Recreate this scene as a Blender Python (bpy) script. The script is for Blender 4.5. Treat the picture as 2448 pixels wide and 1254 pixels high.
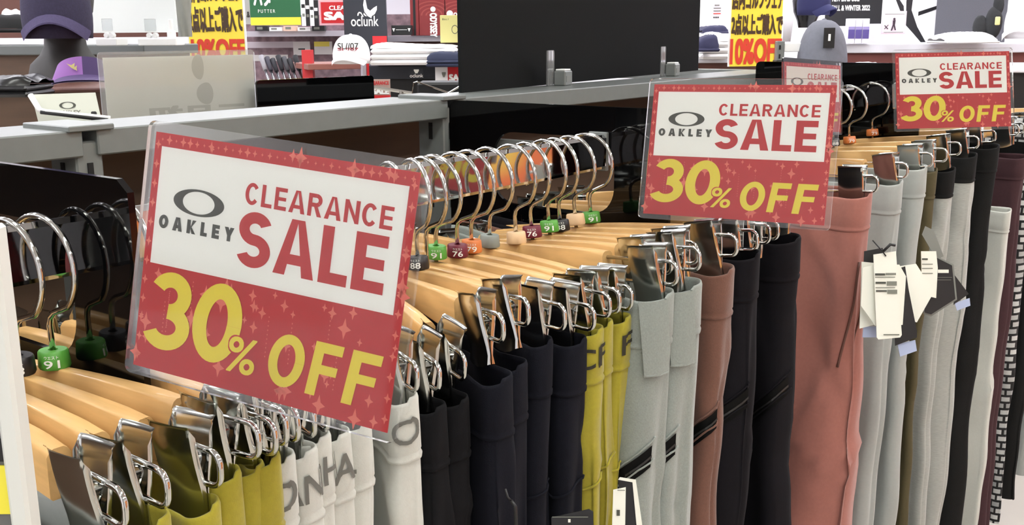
import bpy, math, random
import numpy as np
from mathutils import Matrix, Vector

# ------------------------------------------------------------------ clear
for o in list(bpy.data.objects):
    bpy.data.objects.remove(o)
scene = bpy.context.scene
COL = scene.collection

# ------------------------------------------------------------------ camera (world: X along the clothes rail, Y into the rack, Z up)
IMG_W, IMG_H, FPX = 2448, 1254, 2453.6
PITCH, ROLL, YAW = math.radians(12.634), math.radians(-0.436), math.radians(37.388)


def _axes():
    d1 = (math.sin(YAW), math.cos(YAW)); w = (-math.cos(YAW), math.sin(YAW))
    W = lambda v: Vector((v[0]*d1[0]+v[1]*d1[1], v[0]*w[0]+v[1]*w[1], v[2]))
    cp, sp = math.cos(PITCH), math.sin(PITCH)
    f, u, r = W((0, cp, -sp)), W((0, sp, cp)), W((1, 0, 0))
    return math.cos(ROLL)*r+math.sin(ROLL)*u, -math.sin(ROLL)*r+math.cos(ROLL)*u, f


CR, CU, CF = _axes()


def ray(x, y):
    return CF+CR*((x-1224)/FPX)-CU*((y-627)/FPX)


CAM = Vector((0, 0, 1.30))-1.05*ray(1005, 388)


def at(x, y, X=None, Y=None, Z=None, D=None):
    """world point seen at photo pixel (x, y), on a given plane or at a given depth"""
    r = ray(x, y)
    if X is not None: t = (X-CAM.x)/r.x
    elif Y is not None: t = (Y-CAM.y)/r.y
    elif Z is not None: t = (Z-CAM.z)/r.z
    else: t = D
    return CAM+r*t


def proj(p):
    d = Vector(p)-CAM
    z = d.dot(CF)
    return (1224+FPX*d.dot(CR)/z, 627-FPX*d.dot(CU)/z, z)


cam = bpy.data.cameras.new('camera')
cam.sensor_width = 36.0
cam.lens = FPX/IMG_W*36.0
cam.clip_start = 0.02
cam_o = bpy.data.objects.new('camera', cam)
m = Matrix((CR, CU, -CF)).transposed().to_4x4()
m.translation = CAM
cam_o.matrix_world = m
COL.objects.link(cam_o)
scene.camera = cam_o

# ------------------------------------------------------------------ light and exposure
world = bpy.data.worlds.new('world'); scene.world = world
world.use_nodes = True
world.node_tree.nodes['Background'].inputs[0].default_value = (0.9, 0.93, 1.0, 1)
world.node_tree.nodes['Background'].inputs[1].default_value = 0.15
scene.view_settings.view_transform = 'Standard'
scene.view_settings.look = 'None'
scene.view_settings.gamma = 1.0
scene.view_settings.use_curve_mapping = False
scene.view_settings.exposure = 0.9
LAMP_NEAR, LAMP_FAR = 11.5, 14.0

# ------------------------------------------------------------------ materials


def lin(c):
    return tuple(((v/255)/12.92 if v/255 <= 0.04045 else ((v/255+0.055)/1.055)**2.4) for v in c)


MATS = {}


def mat(name, rgb, rough=0.5, metal=0.0, noise=0.0, nscale=40.0, bump=0.0, bscale=200.0, coat=0.0, sheen=0.0, spec=0.5, stretch=None, emit=0.0, weave=0.0):
    if name in MATS: return MATS[name]
    mt = bpy.data.materials.new(name); mt.use_nodes = True
    nt = mt.node_tree; b = nt.nodes['Principled BSDF']
    c = lin(rgb)
    b.inputs['Base Color'].default_value = (*c, 1)
    b.inputs['Roughness'].default_value = rough
    b.inputs['Metallic'].default_value = metal
    b.inputs['Specular IOR Level'].default_value = spec
    if coat: b.inputs['Coat Weight'].default_value = coat; b.inputs['Coat Roughness'].default_value = 0.05
    if sheen: b.inputs['Sheen Weight'].default_value = sheen
    if emit:
        b.inputs['Emission Color'].default_value = (*c, 1); b.inputs['Emission Strength'].default_value = emit
    if noise or bump or weave:
        tc = nt.nodes.new('ShaderNodeTexCoord')
        vec = tc.outputs['Object']
        if stretch:
            mp = nt.nodes.new('ShaderNodeMapping'); mp.inputs['Scale'].default_value = stretch
            nt.links.new(vec, mp.inputs['Vector']); vec = mp.outputs['Vector']
    if noise:
        n = nt.nodes.new('ShaderNodeTexNoise'); n.inputs['Scale'].default_value = nscale; n.inputs['Detail'].default_value = 5
        nt.links.new(vec, n.inputs['Vector'])
        rp = nt.nodes.new('ShaderNodeValToRGB')
        rp.color_ramp.elements[0].position = 0.3; rp.color_ramp.elements[1].position = 0.7
        rp.color_ramp.elements[0].color = (*[v*(1-noise) for v in c], 1)
        rp.color_ramp.elements[1].color = (*[min(1, v*(1+noise*0.7)) for v in c], 1)
        nt.links.new(n.outputs['Fac'], rp.inputs['Fac']); nt.links.new(rp.outputs['Color'], b.inputs['Base Color'])
    if bump or weave:
        n2 = nt.nodes.new('ShaderNodeTexNoise'); n2.inputs['Scale'].default_value = bscale; n2.inputs['Detail'].default_value = 3
        nt.links.new(vec, n2.inputs['Vector'])
        bp = nt.nodes.new('ShaderNodeBump'); bp.inputs['Strength'].default_value = bump or weave; bp.inputs['Distance'].default_value = 0.002
        nt.links.new(n2.outputs['Fac'], bp.inputs['Height']); nt.links.new(bp.outputs['Normal'], b.inputs['Normal'])
    MATS[name] = mt
    return mt


def clear_plastic(name, tint=(0.93, 0.95, 0.95), haze=0.10, ior=1.45):
    mt = bpy.data.materials.new(name); mt.use_nodes = True
    nt = mt.node_tree
    for n in list(nt.nodes): nt.nodes.remove(n)
    out = nt.nodes.new('ShaderNodeOutputMaterial')
    tr = nt.nodes.new('ShaderNodeBsdfTransparent'); tr.inputs[0].default_value = (*tint, 1)
    df = nt.nodes.new('ShaderNodeBsdfDiffuse'); df.inputs[0].default_value = (0.8, 0.82, 0.82, 1)
    gl = nt.nodes.new('ShaderNodeBsdfGlossy'); gl.inputs['Roughness'].default_value = 0.06
    fr = nt.nodes.new('ShaderNodeFresnel'); fr.inputs['IOR'].default_value = ior
    m1 = nt.nodes.new('ShaderNodeMixShader'); m1.inputs[0].default_value = haze
    m2 = nt.nodes.new('ShaderNodeMixShader')
    nt.links.new(tr.outputs[0], m1.inputs[1]); nt.links.new(df.outputs[0], m1.inputs[2])
    nt.links.new(fr.outputs[0], m2.inputs[0]); nt.links.new(m1.outputs[0], m2.inputs[1]); nt.links.new(gl.outputs[0], m2.inputs[2])
    nt.links.new(m2.outputs[0], out.inputs[0])
    MATS[name] = mt
    return mt


M_chrome = mat('chrome', (205, 205, 200), 0.07, 1.0)
M_clip = mat('clip_steel', (200, 202, 198), 0.17, 1.0)
M_rail = mat('rail_chrome', (190, 190, 190), 0.05, 1.0)
M_wood = mat('hanger_wood', (212, 168, 108), 0.42, noise=0.14, nscale=9, stretch=(2, 14, 14), coat=0.25)
M_black = mat('black_acrylic', (5, 5, 6), 0.04, spec=0.35)
M_card = mat('black_card', (17, 18, 18), 0.85, spec=.15, noise=0.15, nscale=400)
M_frame = mat('grey_steel', (114, 118, 116), 0.38, noise=0.04, nscale=60)
M_slot = mat('slot_black', (10, 10, 10), 0.8)
M_brown = mat('brown_board', (84, 62, 44), 0.6, noise=0.15, nscale=8, stretch=(1, 1, 8))
M_red = mat('print_red', (198, 28, 34), 0.5, noise=0.03, nscale=30)
M_star = mat('print_light_red', (236, 120, 104), 0.5)
M_white = mat('print_white', (250, 250, 244), 0.55)
M_yellow = mat('print_yellow', (240, 222, 62), 0.5)
M_ink = mat('print_dark_grey', (66, 68, 60), 0.5)
M_ink2 = mat('print_grey', (120, 122, 112), 0.5)
M_clear = clear_plastic('clear_sleeve', tint=(.99, .995, .99), haze=0.02)
M_clear2 = clear_plastic('clear_acrylic', haze=0.2)
M_paper = mat('white_paper', (240, 240, 238), 0.6)
M_cream = mat('cream_paper', (250, 248, 236), 0.6, noise=0.04, nscale=12)
M_dark = mat('near_black', (14, 14, 16), 0.6)

# ------------------------------------------------------------------ mesh helpers


class MB:
    def __init__(self): self.v, self.f = [], []

    def add(self, vs, fs):
        n = len(self.v); self.v += [tuple(p) for p in vs]; self.f += [tuple(i+n for i in q) for q in fs]
        return self

    def box(self, c, s, M=None, bev=0.0):
        x, y, z = (k/2 for k in s)
        if bev <= 0:
            vs = [(-x, -y, -z), (x, -y, -z), (x, y, -z), (-x, y, -z), (-x, -y, z), (x, -y, z), (x, y, z), (-x, y, z)]
            fs = [(0, 3, 2, 1), (4, 5, 6, 7), (0, 1, 5, 4), (1, 2, 6, 5), (2, 3, 7, 6), (3, 0, 4, 7)]
        else:  # chamfer on the vertical-section corners (all 12 edges)
            b = min(bev, x*.99, y*.99, z*.99)
            vs, idx = [], {}
            for sx in (-1, 1):
                for sy in (-1, 1):
                    for sz in (-1, 1):
                        for k in range(3):
                            p = [sx*(x-b), sy*(y-b), sz*(z-b)]
                            p[k] = (sx*x, sy*y, sz*z)[k]
                            idx[(sx, sy, sz, k)] = len(vs); vs.append(tuple(p))
            fs = []
            for k in range(3):
                a, c2 = [(1, 2), (2, 0), (0, 1)][k]
                for sg in (-1, 1):
                    q = []
                    for (sa, sb) in ((-1, -1), (1, -1), (1, 1), (-1, 1)):
                        t = [0, 0, 0]; t[k] = sg; t[a] = sa; t[c2] = sb
                        q.append(idx[(*t, k)])
                    fs.append(tuple(q if sg > 0 else q[::-1]))
            for k in range(3):   # edges along axis k
                a, c2 = [(1, 2), (2, 0), (0, 1)][k]
                for sa in (-1, 1):
                    for sb in (-1, 1):
                        t0 = [0, 0, 0]; t1 = [0, 0, 0]
                        t0[k], t1[k] = -1, 1
                        t0[a] = t1[a] = sa; t0[c2] = t1[c2] = sb
                        q = (idx[(*t0, a)], idx[(*t1, a)], idx[(*t1, c2)], idx[(*t0, c2)])
                        fs.append(q if sa*sb > 0 else q[::-1])
            for sx in (-1, 1):
                for sy in (-1, 1):
                    for sz in (-1, 1):
                        q = tuple(idx[(sx, sy, sz, k)] for k in range(3))
                        fs.append(q if sx*sy*sz > 0 else q[::-1])
        vs = [(p[0]+c[0], p[1]+c[1], p[2]+c[2]) for p in vs]
        if M is not None: vs = [tuple(M @ Vector(p)) for p in vs]
        return self.add(vs, fs)

    def tube(self, pts, r, n=8, cap=True, closed=False):
        pts = [Vector(p) for p in pts]
        k = len(pts)
        rr = r if hasattr(r, '__len__') else [r]*k
        T = []
        for i in range(k):
            a = pts[(i-1) % k] if (closed or i > 0) else pts[i]
            b = pts[(i+1) % k] if (closed or i < k-1) else pts[i]
            T.append((b-a).normalized())
        ref = Vector((0, 0, 1)) if abs(T[0].z) < .9 else Vector((1, 0, 0))
        N = (ref-T[0]*ref.dot(T[0])).normalized()
        vs = []
        for i in range(k):
            N = (N-T[i]*N.dot(T[i]))
            N = N.normalized() if N.length > 1e-9 else Vector((1, 0, 0))
            B = T[i].cross(N)
            for j in range(n):
                a = 2*math.pi*j/n
                vs.append(pts[i]+(N*math.cos(a)+B*math.sin(a))*rr[i])
        fs = []
        for i in range(k if closed else k-1):
            i2 = (i+1) % k
            for j in range(n):
                fs.append((i*n+j, i*n+(j+1) % n, i2*n+(j+1) % n, i2*n+j))
        if cap and not closed:
            fs.append(tuple(range(n))[::-1]); fs.append(tuple((k-1)*n+j for j in range(n)))
        return self.add(vs, fs)

    def lathe(self, prof, n=24, c=(0, 0, 0), sx=1.0, sy=1.0, cap=True, a0=0.0):
        vs, fs = [], []
        for (r, z) in prof:
            for j in range(n):
                a = a0+2*math.pi*j/n
                vs.append((c[0]+r*sx*math.cos(a), c[1]+r*sy*math.sin(a), c[2]+z))
        for i in range(len(prof)-1):
            for j in range(n):
                fs.append((i*n+j, i*n+(j+1) % n, (i+1)*n+(j+1) % n, (i+1)*n+j))
        if cap:
            fs.append(tuple(range(n))[::-1]); fs.append(tuple((len(prof)-1)*n+j for j in range(n)))
        return self.add(vs, fs)

    def prism(self, poly, y0, y1):
        """polygon in x,z (counter-clockwise seen from -y) extruded from y0 (front) to y1 (back)"""
        n = len(poly)
        vs = [(p[0], y0, p[1]) for p in poly]+[(p[0], y1, p[1]) for p in poly]
        fs = [tuple(range(n)), tuple(range(n, 2*n))[::-1]]
        for i in range(n):
            j = (i+1) % n
            fs.append((j, i, n+i, n+j))
        return self.add(vs, fs)

    def grid(self, rows, closed=False, flip=False):
        nr, nc = len(rows), len(rows[0])
        vs = [p for r in rows for p in r]; fs = []
        for i in range(nr-1):
            for j in range(nc if closed else nc-1):
                q = (i*nc+j, i*nc+(j+1) % nc, (i+1)*nc+(j+1) % nc, (i+1)*nc+j)
                fs.append(q[::-1] if flip else q)
        return self.add(vs, fs)

    def mesh(self, name, mt=None, smooth=False):
        me = bpy.data.meshes.new(name)
        me.from_pydata(self.v, [], self.f)
        if mt: me.materials.append(mt)
        if smooth:
            me.polygons.foreach_set('use_smooth', [True]*len(me.polygons))
            if smooth != 'all':
                try: me.set_sharp_from_angle(angle=math.radians(40))
                except Exception: pass
        me.update()
        return me


def obj(name, mb, mt=None, parent=None, smooth=False, M=None):
    me = mb if isinstance(mb, bpy.types.Mesh) else mb.mesh(name, mt, smooth)
    o = bpy.data.objects.new(name, me)
    COL.objects.link(o)
    if parent is not None: o.parent = parent
    if M is not None: o.matrix_local = M
    return o


USED = {}


def tag(o, label, cat, group=None):
    o['label'] = label; o['category'] = cat
    if group: o['group'] = group
    return o


def thing(name, label, cat, M=None, group=None):
    o = bpy.data.objects.new(name, None); o.empty_display_size = 0.02
    COL.objects.link(o)
    if M is not None: o.matrix_world = M
    return tag(o, label, cat, group)


def struct(o):
    o['kind'] = 'structure'; return o


# ------------------------------------------------------------------ lettering
_TXT = {}


def text_raw(s, bold=0.0, shear=0.0, space=1.0, heavy=0.0):
    k = (s, bold, shear, space, heavy)
    if k in _TXT: return _TXT[k]
    cu = bpy.data.curves.new('lettering', 'FONT')
    cu.body = s; cu.size = 1.0; cu.offset = bold; cu.shear = shear; cu.space_character = space
    cu.resolution_u = 4; cu.fill_mode = 'FRONT'
    o = bpy.data.objects.new('lettering', cu); COL.objects.link(o)
    dg = bpy.context.evaluated_depsgraph_get()
    me = bpy.data.meshes.new_from_object(o.evaluated_get(dg))
    vs = [tuple(v.co) for v in me.vertices]; fs = [tuple(p.vertices) for p in me.polygons]
    bpy.data.objects.remove(o); bpy.data.curves.remove(cu); bpy.data.meshes.remove(me)
    if heavy:     # thicker strokes: copies shifted round a small circle
        v0, f0 = vs, fs; vs, fs = list(v0), list(f0)
        for i in range(8):
            a = math.pi*i/4; n = len(vs)
            dx_, dy_ = ((1, 0), (1, 1), (0, 1), (-1, 1), (-1, 0), (-1, -1), (0, -1), (1, -1))[i]; vs += [(v[0]+heavy*dx_, v[1]+heavy*.75*dy_, (i+1)*6e-6) for v in v0]; fs += [tuple(q+n for q in f) for f in f0]
    if not vs: vs, fs = [(0, 0, 0), (1, 0, 0), (1, 1, 0)], [(0, 1, 2)]
    x0 = min(v[0] for v in vs); x1 = max(v[0] for v in vs); y0 = min(v[1] for v in vs); y1 = max(v[1] for v in vs)
    r = ([((v[0]-x0)/(x1-x0), (v[1]-y0)/(y1-y0), v[2] if heavy else 0.0) for v in vs], fs)
    _TXT[k] = r
    return r


def text_into(mb, s, x0, x1, z0, z1, y=-0.0003, bold=0.0, shear=0.0, space=1.0, mirror=False, heavy=0.0):
    vs, fs = text_raw(s, bold, shear, space, heavy)
    pts = [((x1-v[0]*(x1-x0)) if mirror else (x0+v[0]*(x1-x0)), y-v[2], z0+v[1]*(z1-z0)) for v in vs]
    if mirror: fs = [f[::-1] for f in fs]
    return mb.add(pts, fs)


def text_obj(name, s, x0, x1, z0, z1, mt, parent, y=-0.0003, **k):
    return obj(name, text_into(MB(), s, x0, x1, z0, z1, y, **k), mt, parent)


GW = dict(C=.76, L=.58, E=.64, A=.86, R=.74, N=.76, S=.74, O=.84, F=.62, K=.78, Y=.82, **{'3': .74, '0': .78})


def block_glyph(ch, t):
    """bold grotesque capital on a unit-high cell: list of polygons"""
    w = GW[ch]; P = []
    R = lambda x0, x1, z0, z1: P.append([(x0, z0), (x1, z0), (x1, z1), (x0, z1)])

    def arc(cx, cz, rx, rz, a0, a1, tz=None, n=22):
        tz = tz or t*.86
        for i in range(n):
            b, c = math.radians(a0+(a1-a0)*i/n), math.radians(a0+(a1-a0)*(i+1)/n)
            P.append([(cx+rx*math.cos(b), cz+rz*math.sin(b)), (cx+rx*math.cos(c), cz+rz*math.sin(c)), (cx+(rx-t)*math.cos(c), cz+(rz-tz)*math.sin(c)), (cx+(rx-t)*math.cos(b), cz+(rz-tz)*math.sin(b))])
    h = t*.88
    if ch in 'LEF':
        R(0, t, 0, 1)
        if ch in 'LE': R(t, w, 0, h)
        if ch in 'EF': R(t, w, 1-h, 1); R(t, w*.94, .5-h*.45, .5+h*.45)
    elif ch == 'A':
        c = w/2; q = t*1.08
        P.append([(0, 0), (q, 0), (c+q*.05, 1), (c-q*.55, 1)]); P.append([(w, 0), (c+q*.55, 1), (c-q*.05, 1), (w-q, 0)])
        R(w*.2, w*.8, .20, .20+h*.9)
    elif ch == 'N':
        R(0, t, 0, 1); R(w-t, w, 0, 1); P.append([(t*.9, 1), (0, 1), (w-t*.9, 0), (w, 0)])
    elif ch == 'R':
        R(0, t, 0, 1); R(t, w*.55, 1-h, 1); R(t, w*.55, .42, .42+h)
        arc(w*.55, .71, w*.42, .29, -90, 90, h)
        P.append([(w*.42, .44), (w-t*1.15, 0), (w, 0), (w*.42+t*.95, .44)])
    elif ch == 'K':
        R(0, t, 0, 1); P.append([(t, .35), (w-t*1.1, 1), (w, 1), (t, .55-.2)]); P.append([(t, .62), (t, .36), (w-t*1.1, 0), (w, 0)])
    elif ch == 'Y':
        c = w/2; R(c-t/2, c+t/2, 0, .45); P.append([(c-t/2, .40), (c+t/2, .40), (t*1.1, 1), (0, 1)]); P.append([(c-t/2, .40), (c+t/2, .40), (w, 1), (w-t*1.1, 1)])
    elif ch == 'C': arc(w/2, .5, w/2, .5, 38, 322)
    elif ch in 'O0': arc(w/2, .5, w/2, .5, 0, 360, n=36)
    elif ch == 'S':
        r = (.5+h/2)/2
        arc(w/2, 1-r, w*.48, r, 22, 270, h); arc(w/2, r, w/2, r, 90, -158, h)
    elif ch == '3':
        r = (.5+h/2)/2
        arc(w*.46, 1-r, w*.46, r, 155, -90, h); arc(w*.48, r, w*.52, r, 90, -155, h)
    return w, P


def block_into(mb, s, x0, x1, z0, z1, y, t=.2, gap=.13, shear=0.0):
    x, polys = 0.0, []
    for ch in s:
        w, P = block_glyph(ch, t)
        polys += [[(x+p[0]+shear*p[1], p[1]) for p in q] for q in P]
        x += w+gap
    xs = [p[0] for q in polys for p in q]; a, b = min(xs), max(xs)
    for i, q in enumerate(polys):
        mb.add([(x0+(p[0]-a)/(b-a)*(x1-x0), y-(i % 40)*4e-6, z0+p[1]*(z1-z0)) for p in q], [tuple(range(len(q)))])
    return mb


def rrect(x0, x1, z0, z1, r, n=4):
    p = []
    for (cx, cz, a0) in ((x1-r, z0+r, -90), (x1-r, z1-r, 0), (x0+r, z1-r, 90), (x0+r, z0+r, 180)):
        for i in range(n+1):
            a = math.radians(a0+90*i/n); p.append((cx+r*math.cos(a), cz+r*math.sin(a)))
    return p


def frame_from(bl, br, tl):
    """matrix with origin bl, x to br, z towards tl"""
    x = (br-bl); w = x.length; x.normalize()
    z = (tl-bl); h = z.length; z = (z-x*z.dot(x)).normalized()
    y = z.cross(x)
    M = Matrix((x, y, z)).transposed().to_4x4(); M.translation = bl
    return M, w, h


def upright(xl, xr, yt, yb, Dl, Dr):
    """frame of an upright flat thing between photo columns xl..xr, rows yt..yb (at its centre), depths Dl, Dr; origin bottom left"""
    a = at(xl, yb, D=Dl); b = at(xr, yb, D=Dr)
    b.z = a.z = (a.z+b.z)/2
    xm, Dm = (xl+xr)/2, (Dl+Dr)/2
    t = at(xm, yt, D=Dm); h = max(.002, (t-at(xm, yb, D=Dm)).length)
    M, w, _ = frame_from(a, b, a+Vector((0, 0, 1)))
    return M, w, h


rnd = random.Random(7)

# ================================================================== the shop: floor, ceiling, walls
M_floor = mat('floor_tile', (190, 184, 174), 0.35, noise=0.06, nscale=3)
M_wall = mat('white_wall', (232, 230, 236), 0.8, noise=0.02, nscale=2)
M_ceil = mat('ceiling_board', (214, 214, 214), 0.9)
RX0, RX1, RY0, RY1, RZ = -4.0, 9.0, -4.0, 8.0, 2.9
struct(obj('floor', MB().box(((RX0+RX1)/2, (RY0+RY1)/2, -0.05), (RX1-RX0+.2, RY1-RY0+.2, 0.1)), M_floor))
struct(obj('ceiling', MB().box(((RX0+RX1)/2, (RY0+RY1)/2, RZ+.05), (RX1-RX0+.2, RY1-RY0+.2, 0.1)), M_ceil))
struct(obj('wall_far', MB().box((RX1+.05, (RY0+RY1)/2, RZ/2), (0.1, RY1-RY0, RZ)), M_wall))
struct(obj('wall_back', MB().box(((RX0+RX1)/2, RY1+.05, RZ/2), (RX1-RX0, 0.1, RZ)), M_wall))
struct(obj('wall_near', MB().box((RX0-.05, (RY0+RY1)/2, RZ/2), (0.1, RY1-RY0, RZ)), M_wall))


def rail_reflection_material():
    """blurred colours for an added, out-of-view board that the chrome rail mirrors"""
    mt = bpy.data.materials.new('rail_reflection_colours'); mt.use_nodes = True
    nt = mt.node_tree; b = nt.nodes['Principled BSDF']; b.inputs['Roughness'].default_value = 0.7
    tc = nt.nodes.new('ShaderNodeTexCoord')
    v = nt.nodes.new('ShaderNodeTexNoise'); v.inputs['Scale'].default_value = 0.9; v.inputs['Detail'].default_value = 1
    nt.links.new(tc.outputs['Object'], v.inputs['Vector'])
    r = nt.nodes.new('ShaderNodeValToRGB'); r.color_ramp.interpolation = 'EASE'
    cols = [(0.30, (20, 18, 22)), (0.42, (120, 45, 45)), (0.50, (235, 120, 70)), (0.58, (240, 205, 90)), (0.68, (190, 90, 90)), (0.8, (50, 40, 45))]
    e = r.color_ramp.elements
    while len(e) < len(cols): e.new(0.5)
    for el, (p, c) in zip(e, cols): el.position = p; el.color = (*lin(c), 1)
    nt.links.new(v.outputs['Fac'], r.inputs['Fac']); nt.links.new(r.outputs['Color'], b.inputs['Base Color'])
    return mt


struct(obj('wall_aisle', MB().box(((RX0+RX1)/2, RY0-.05, RZ/2), (RX1-RX0, 0.1, RZ)), M_wall))
tag(obj('rail_reflection_board', MB().box((2.6, RY0+.03, 1.05), (8.0, .04, 1.9), bev=.01), rail_reflection_material()), 'added unseen colour board across the aisle, mirrored in the chrome rail', 'poster')  # unseen board added to colour the rail's reflections

M_lamp_n = mat('lamp_diffuser_near', (250, 252, 247), 0.5, emit=LAMP_NEAR)
M_lamp_f = mat('lamp_diffuser_far', (246, 246, 255), 0.5, emit=LAMP_FAR)
lamp_frame = MB().box((0, 0, 0.03), (1.3, 0.34, 0.05), bev=.01).mesh('housing', M_frame)
lamp_n = MB().box((0, 0, 0.0), (1.22, 0.26, 0.02), bev=.004).mesh('diffuser', M_lamp_n)
lamp_f = MB().box((0, 0, 0.0), (1.22, 0.26, 0.02), bev=.004).mesh('diffuser', M_lamp_f)
NTH = ('first', 'second', 'third', 'fourth', 'fifth', 'sixth')
for iy, Yl in enumerate((-2.6, -0.9, 0.8, 2.5, 4.2, 5.9)):
    for ix, Xl in enumerate((-2.6, -0.6, 1.4, 3.4, 5.4, 7.4)):
        far = Xl > 2.5 or Yl > 1.5
        t = thing('ceiling_light', 'long ceiling light panel, %s along the %s row from the aisle wall' % (NTH[ix], NTH[iy]), 'ceiling light', Matrix.Translation((Xl, Yl, RZ-.06)), 'ceiling light panels')
        obj('housing', lamp_frame, parent=t); obj('diffuser', lamp_f if far else lamp_n, parent=t)

# ================================================================== the rack: grey beams, posts, brown back board
BY, BZ = 0.265, 1.336           # front face and top of the upper beam
rack = thing('display_rack', 'grey steel display rack with top beams behind the hangers', 'rack', Matrix.Translation((0, BY, 0)))
for (x0, x1) in ((-1.6, -0.212), (-0.196, 0.352), (0.372, 1.60)):
    obj('beam', MB().box(((x0+x1)/2, 0.055, BZ-0.0135), (x1-x0, 0.11, 0.027), bev=.0015), M_frame, rack)
SLOT_F = MB().box((0, 0, 0), (0.006, 0.0025, 0.024)).mesh('slot', M_slot)
SLOT_S = MB().box((0, 0, 0), (0.0025, 0.006, 0.024)).mesh('slot', M_slot)
for px in (-0.204, 0.362):
    p = obj('post', MB().box((px, 0.03, 0.662), (0.030, 0.05, 1.324), bev=.002), M_frame, rack)
    for k in range(6):
        obj('slot', SLOT_F, parent=p).location = (px-.0005, .0045, 1.29-k*.05)
        obj('slot', SLOT_S, parent=p).location = (px-.0155, .03, 1.29-k*.05)
    obj('joint_cap', MB().box((px, 0.04, BZ+0.002), (0.05, 0.09, 0.006), bev=.001), M_frame, p)
obj('end_beam', MB().box((1.60, 0.50, BZ-0.0135), (0.03, 0.9, 0.027), bev=.0015), M_frame, rack)
obj('end_post', MB().box((1.62, 0.08, 0.66), (0.03, 0.05, 1.32), bev=.002), M_frame, rack)
# L-shaped supports under the beam carrying the rail
for px in (-0.372, 0.368):
    b = MB()
    b.box((px, -0.13, 1.272), (0.006, 0.28, 0.022), bev=.001)
    b.box((px, 0.012, 1.285), (0.006, 0.022, 0.05), bev=.001)
    obj('rail_bracket', b, M_frame, rack)
bb = obj('back_board', MB().box((0.2, 0.135, 0.655), (3.0, 0.018, 1.30), bev=.002), M_brown, rack)
obj('base', MB().box((0.2, 0.12, 0.06), (3.0, 0.34, 0.12), bev=.004), M_frame, rack)

# ================================================================== chrome rails
RC = 1.318   # rail height in the far bay


def rail(x0, x1, z, label):
    t = thing('clothes_rail', label, 'rail', Matrix.Translation((x0, 0, z-0.044)))
    obj('bar', MB().box(((x1-x0)/2, 0, 0.022), (x1-x0, 0.011, 0.044), bev=.004), M_rail, t, smooth=True)
    for xx in (0.012, x1-x0-0.012):
        obj('end_stop', MB().box((xx, 0.008, 0.022), (0.006, 0.028, 0.05), bev=.001), M_frame, t)
    return t


rail(-1.2, 0.362, 1.30, 'flat chrome clothes rail carrying the near trouser hangers')
rail(0.374, 1.42, RC, 'flat chrome clothes rail behind the middle sale sign')

# ================================================================== glossy black divider panels with a cut-out


def divider(X, label, y_out=-0.095, zt=1.335, hole=True):
    """local x runs from the beam towards the shopper (world -Y)"""
    M = Matrix(((0, 1, 0, X), (-1, 0, 0, BY), (0, 0, 1, 0), (0, 0, 0, 1)))
    t = thing('divider_panel', label, 'panel', M)
    w = BY-y_out; z0 = 0.98
    # outline with slot-like cut-out (hole): built as quads between outer and inner loops
    hx0, hx1, hz0, hz1 = 0.080, 0.279, zt-0.140, zt-0.040
    outer = rrect(0, w, z0, zt, 0.010, 3)
    inner = rrect(hx0, hx1, hz0, hz1, 0.034, 6)

    def resample(poly, n):
        P = [Vector((p[0], p[1])) for p in poly]
        cx = (hx0+hx1)/2; cz = (hz0+hz1)/2
        out = []
        for i in range(n):
            a = 2*math.pi*(i+.5)/n
            d = Vector((math.cos(a), math.sin(a)))
            best = None
            for j in range(len(P)):
                A, B = P[j]-Vector((cx, cz)), P[(j+1) % len(P)]-Vector((cx, cz))
                e = B-A; den = d.x*(-e.y)+e.x*d.y
                if abs(den) < 1e-12: continue
                tt = (A.x*(-e.y)+e.x*A.y)/den; ss = (d.x*A.y-d.y*A.x)/den
                if tt > 0 and -1e-6 <= ss <= 1+1e-6 and (best is None or tt > best): best = tt
            out.append((cx+d.x*best, cz+d.y*best))
        return out
    if not hole:
        obj('panel_sheet', MB().prism(outer, -0.0025, 0.0025), M_black, t)
        return t
    n = 96
    o_, i_ = resample(outer, n), resample(inner, n)
    mb = MB()
    th = 0.0025
    rows = [[(p[0], -th, p[1]) for p in i_], [(p[0], -th, p[1]) for p in o_], [(p[0], th, p[1]) for p in o_], [(p[0], th, p[1]) for p in i_], [(p[0], -th, p[1]) for p in i_]]
    mb.grid(rows, closed=True, flip=True)
    obj('panel_sheet', mb, M_black, t)
    obj('fixing_screw', MB().lathe([(0.0035, 0), (0.0035, 0.0015), (0.002, 0.0022)], 12), M_frame, t, M=Matrix.Translation((0.012, -th, z0+.1)) @ Matrix.Rotation(math.pi/2, 4, 'X'))
    return t


divider(-0.390, 'glossy black divider panel behind the large front sale sign')
divider(0.356, 'glossy black divider panel with cut-out behind the middle sale sign')
divider(1.40, 'glossy black divider panel beside the furthest sale sign', zt=1.362, hole=False)

# ================================================================== trouser hangers
L_ARM = 0.14
HOOK = MB()
hp = []
for i in range(29):
    a = math.radians(205-i*(205+48)/28)
    hp.append((0.039*math.cos(a), 0, -0.035+0.037*math.sin(a)))
hp += [(0.008, 0, -0.0685), (0.002, 0, -0.073), (0.0, 0, -0.079), (0, 0, -0.118)]
HOOK.tube(hp, 0.0023, 8)
ME_HOOK = HOOK.mesh('hook', M_chrome, 'all')


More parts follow.
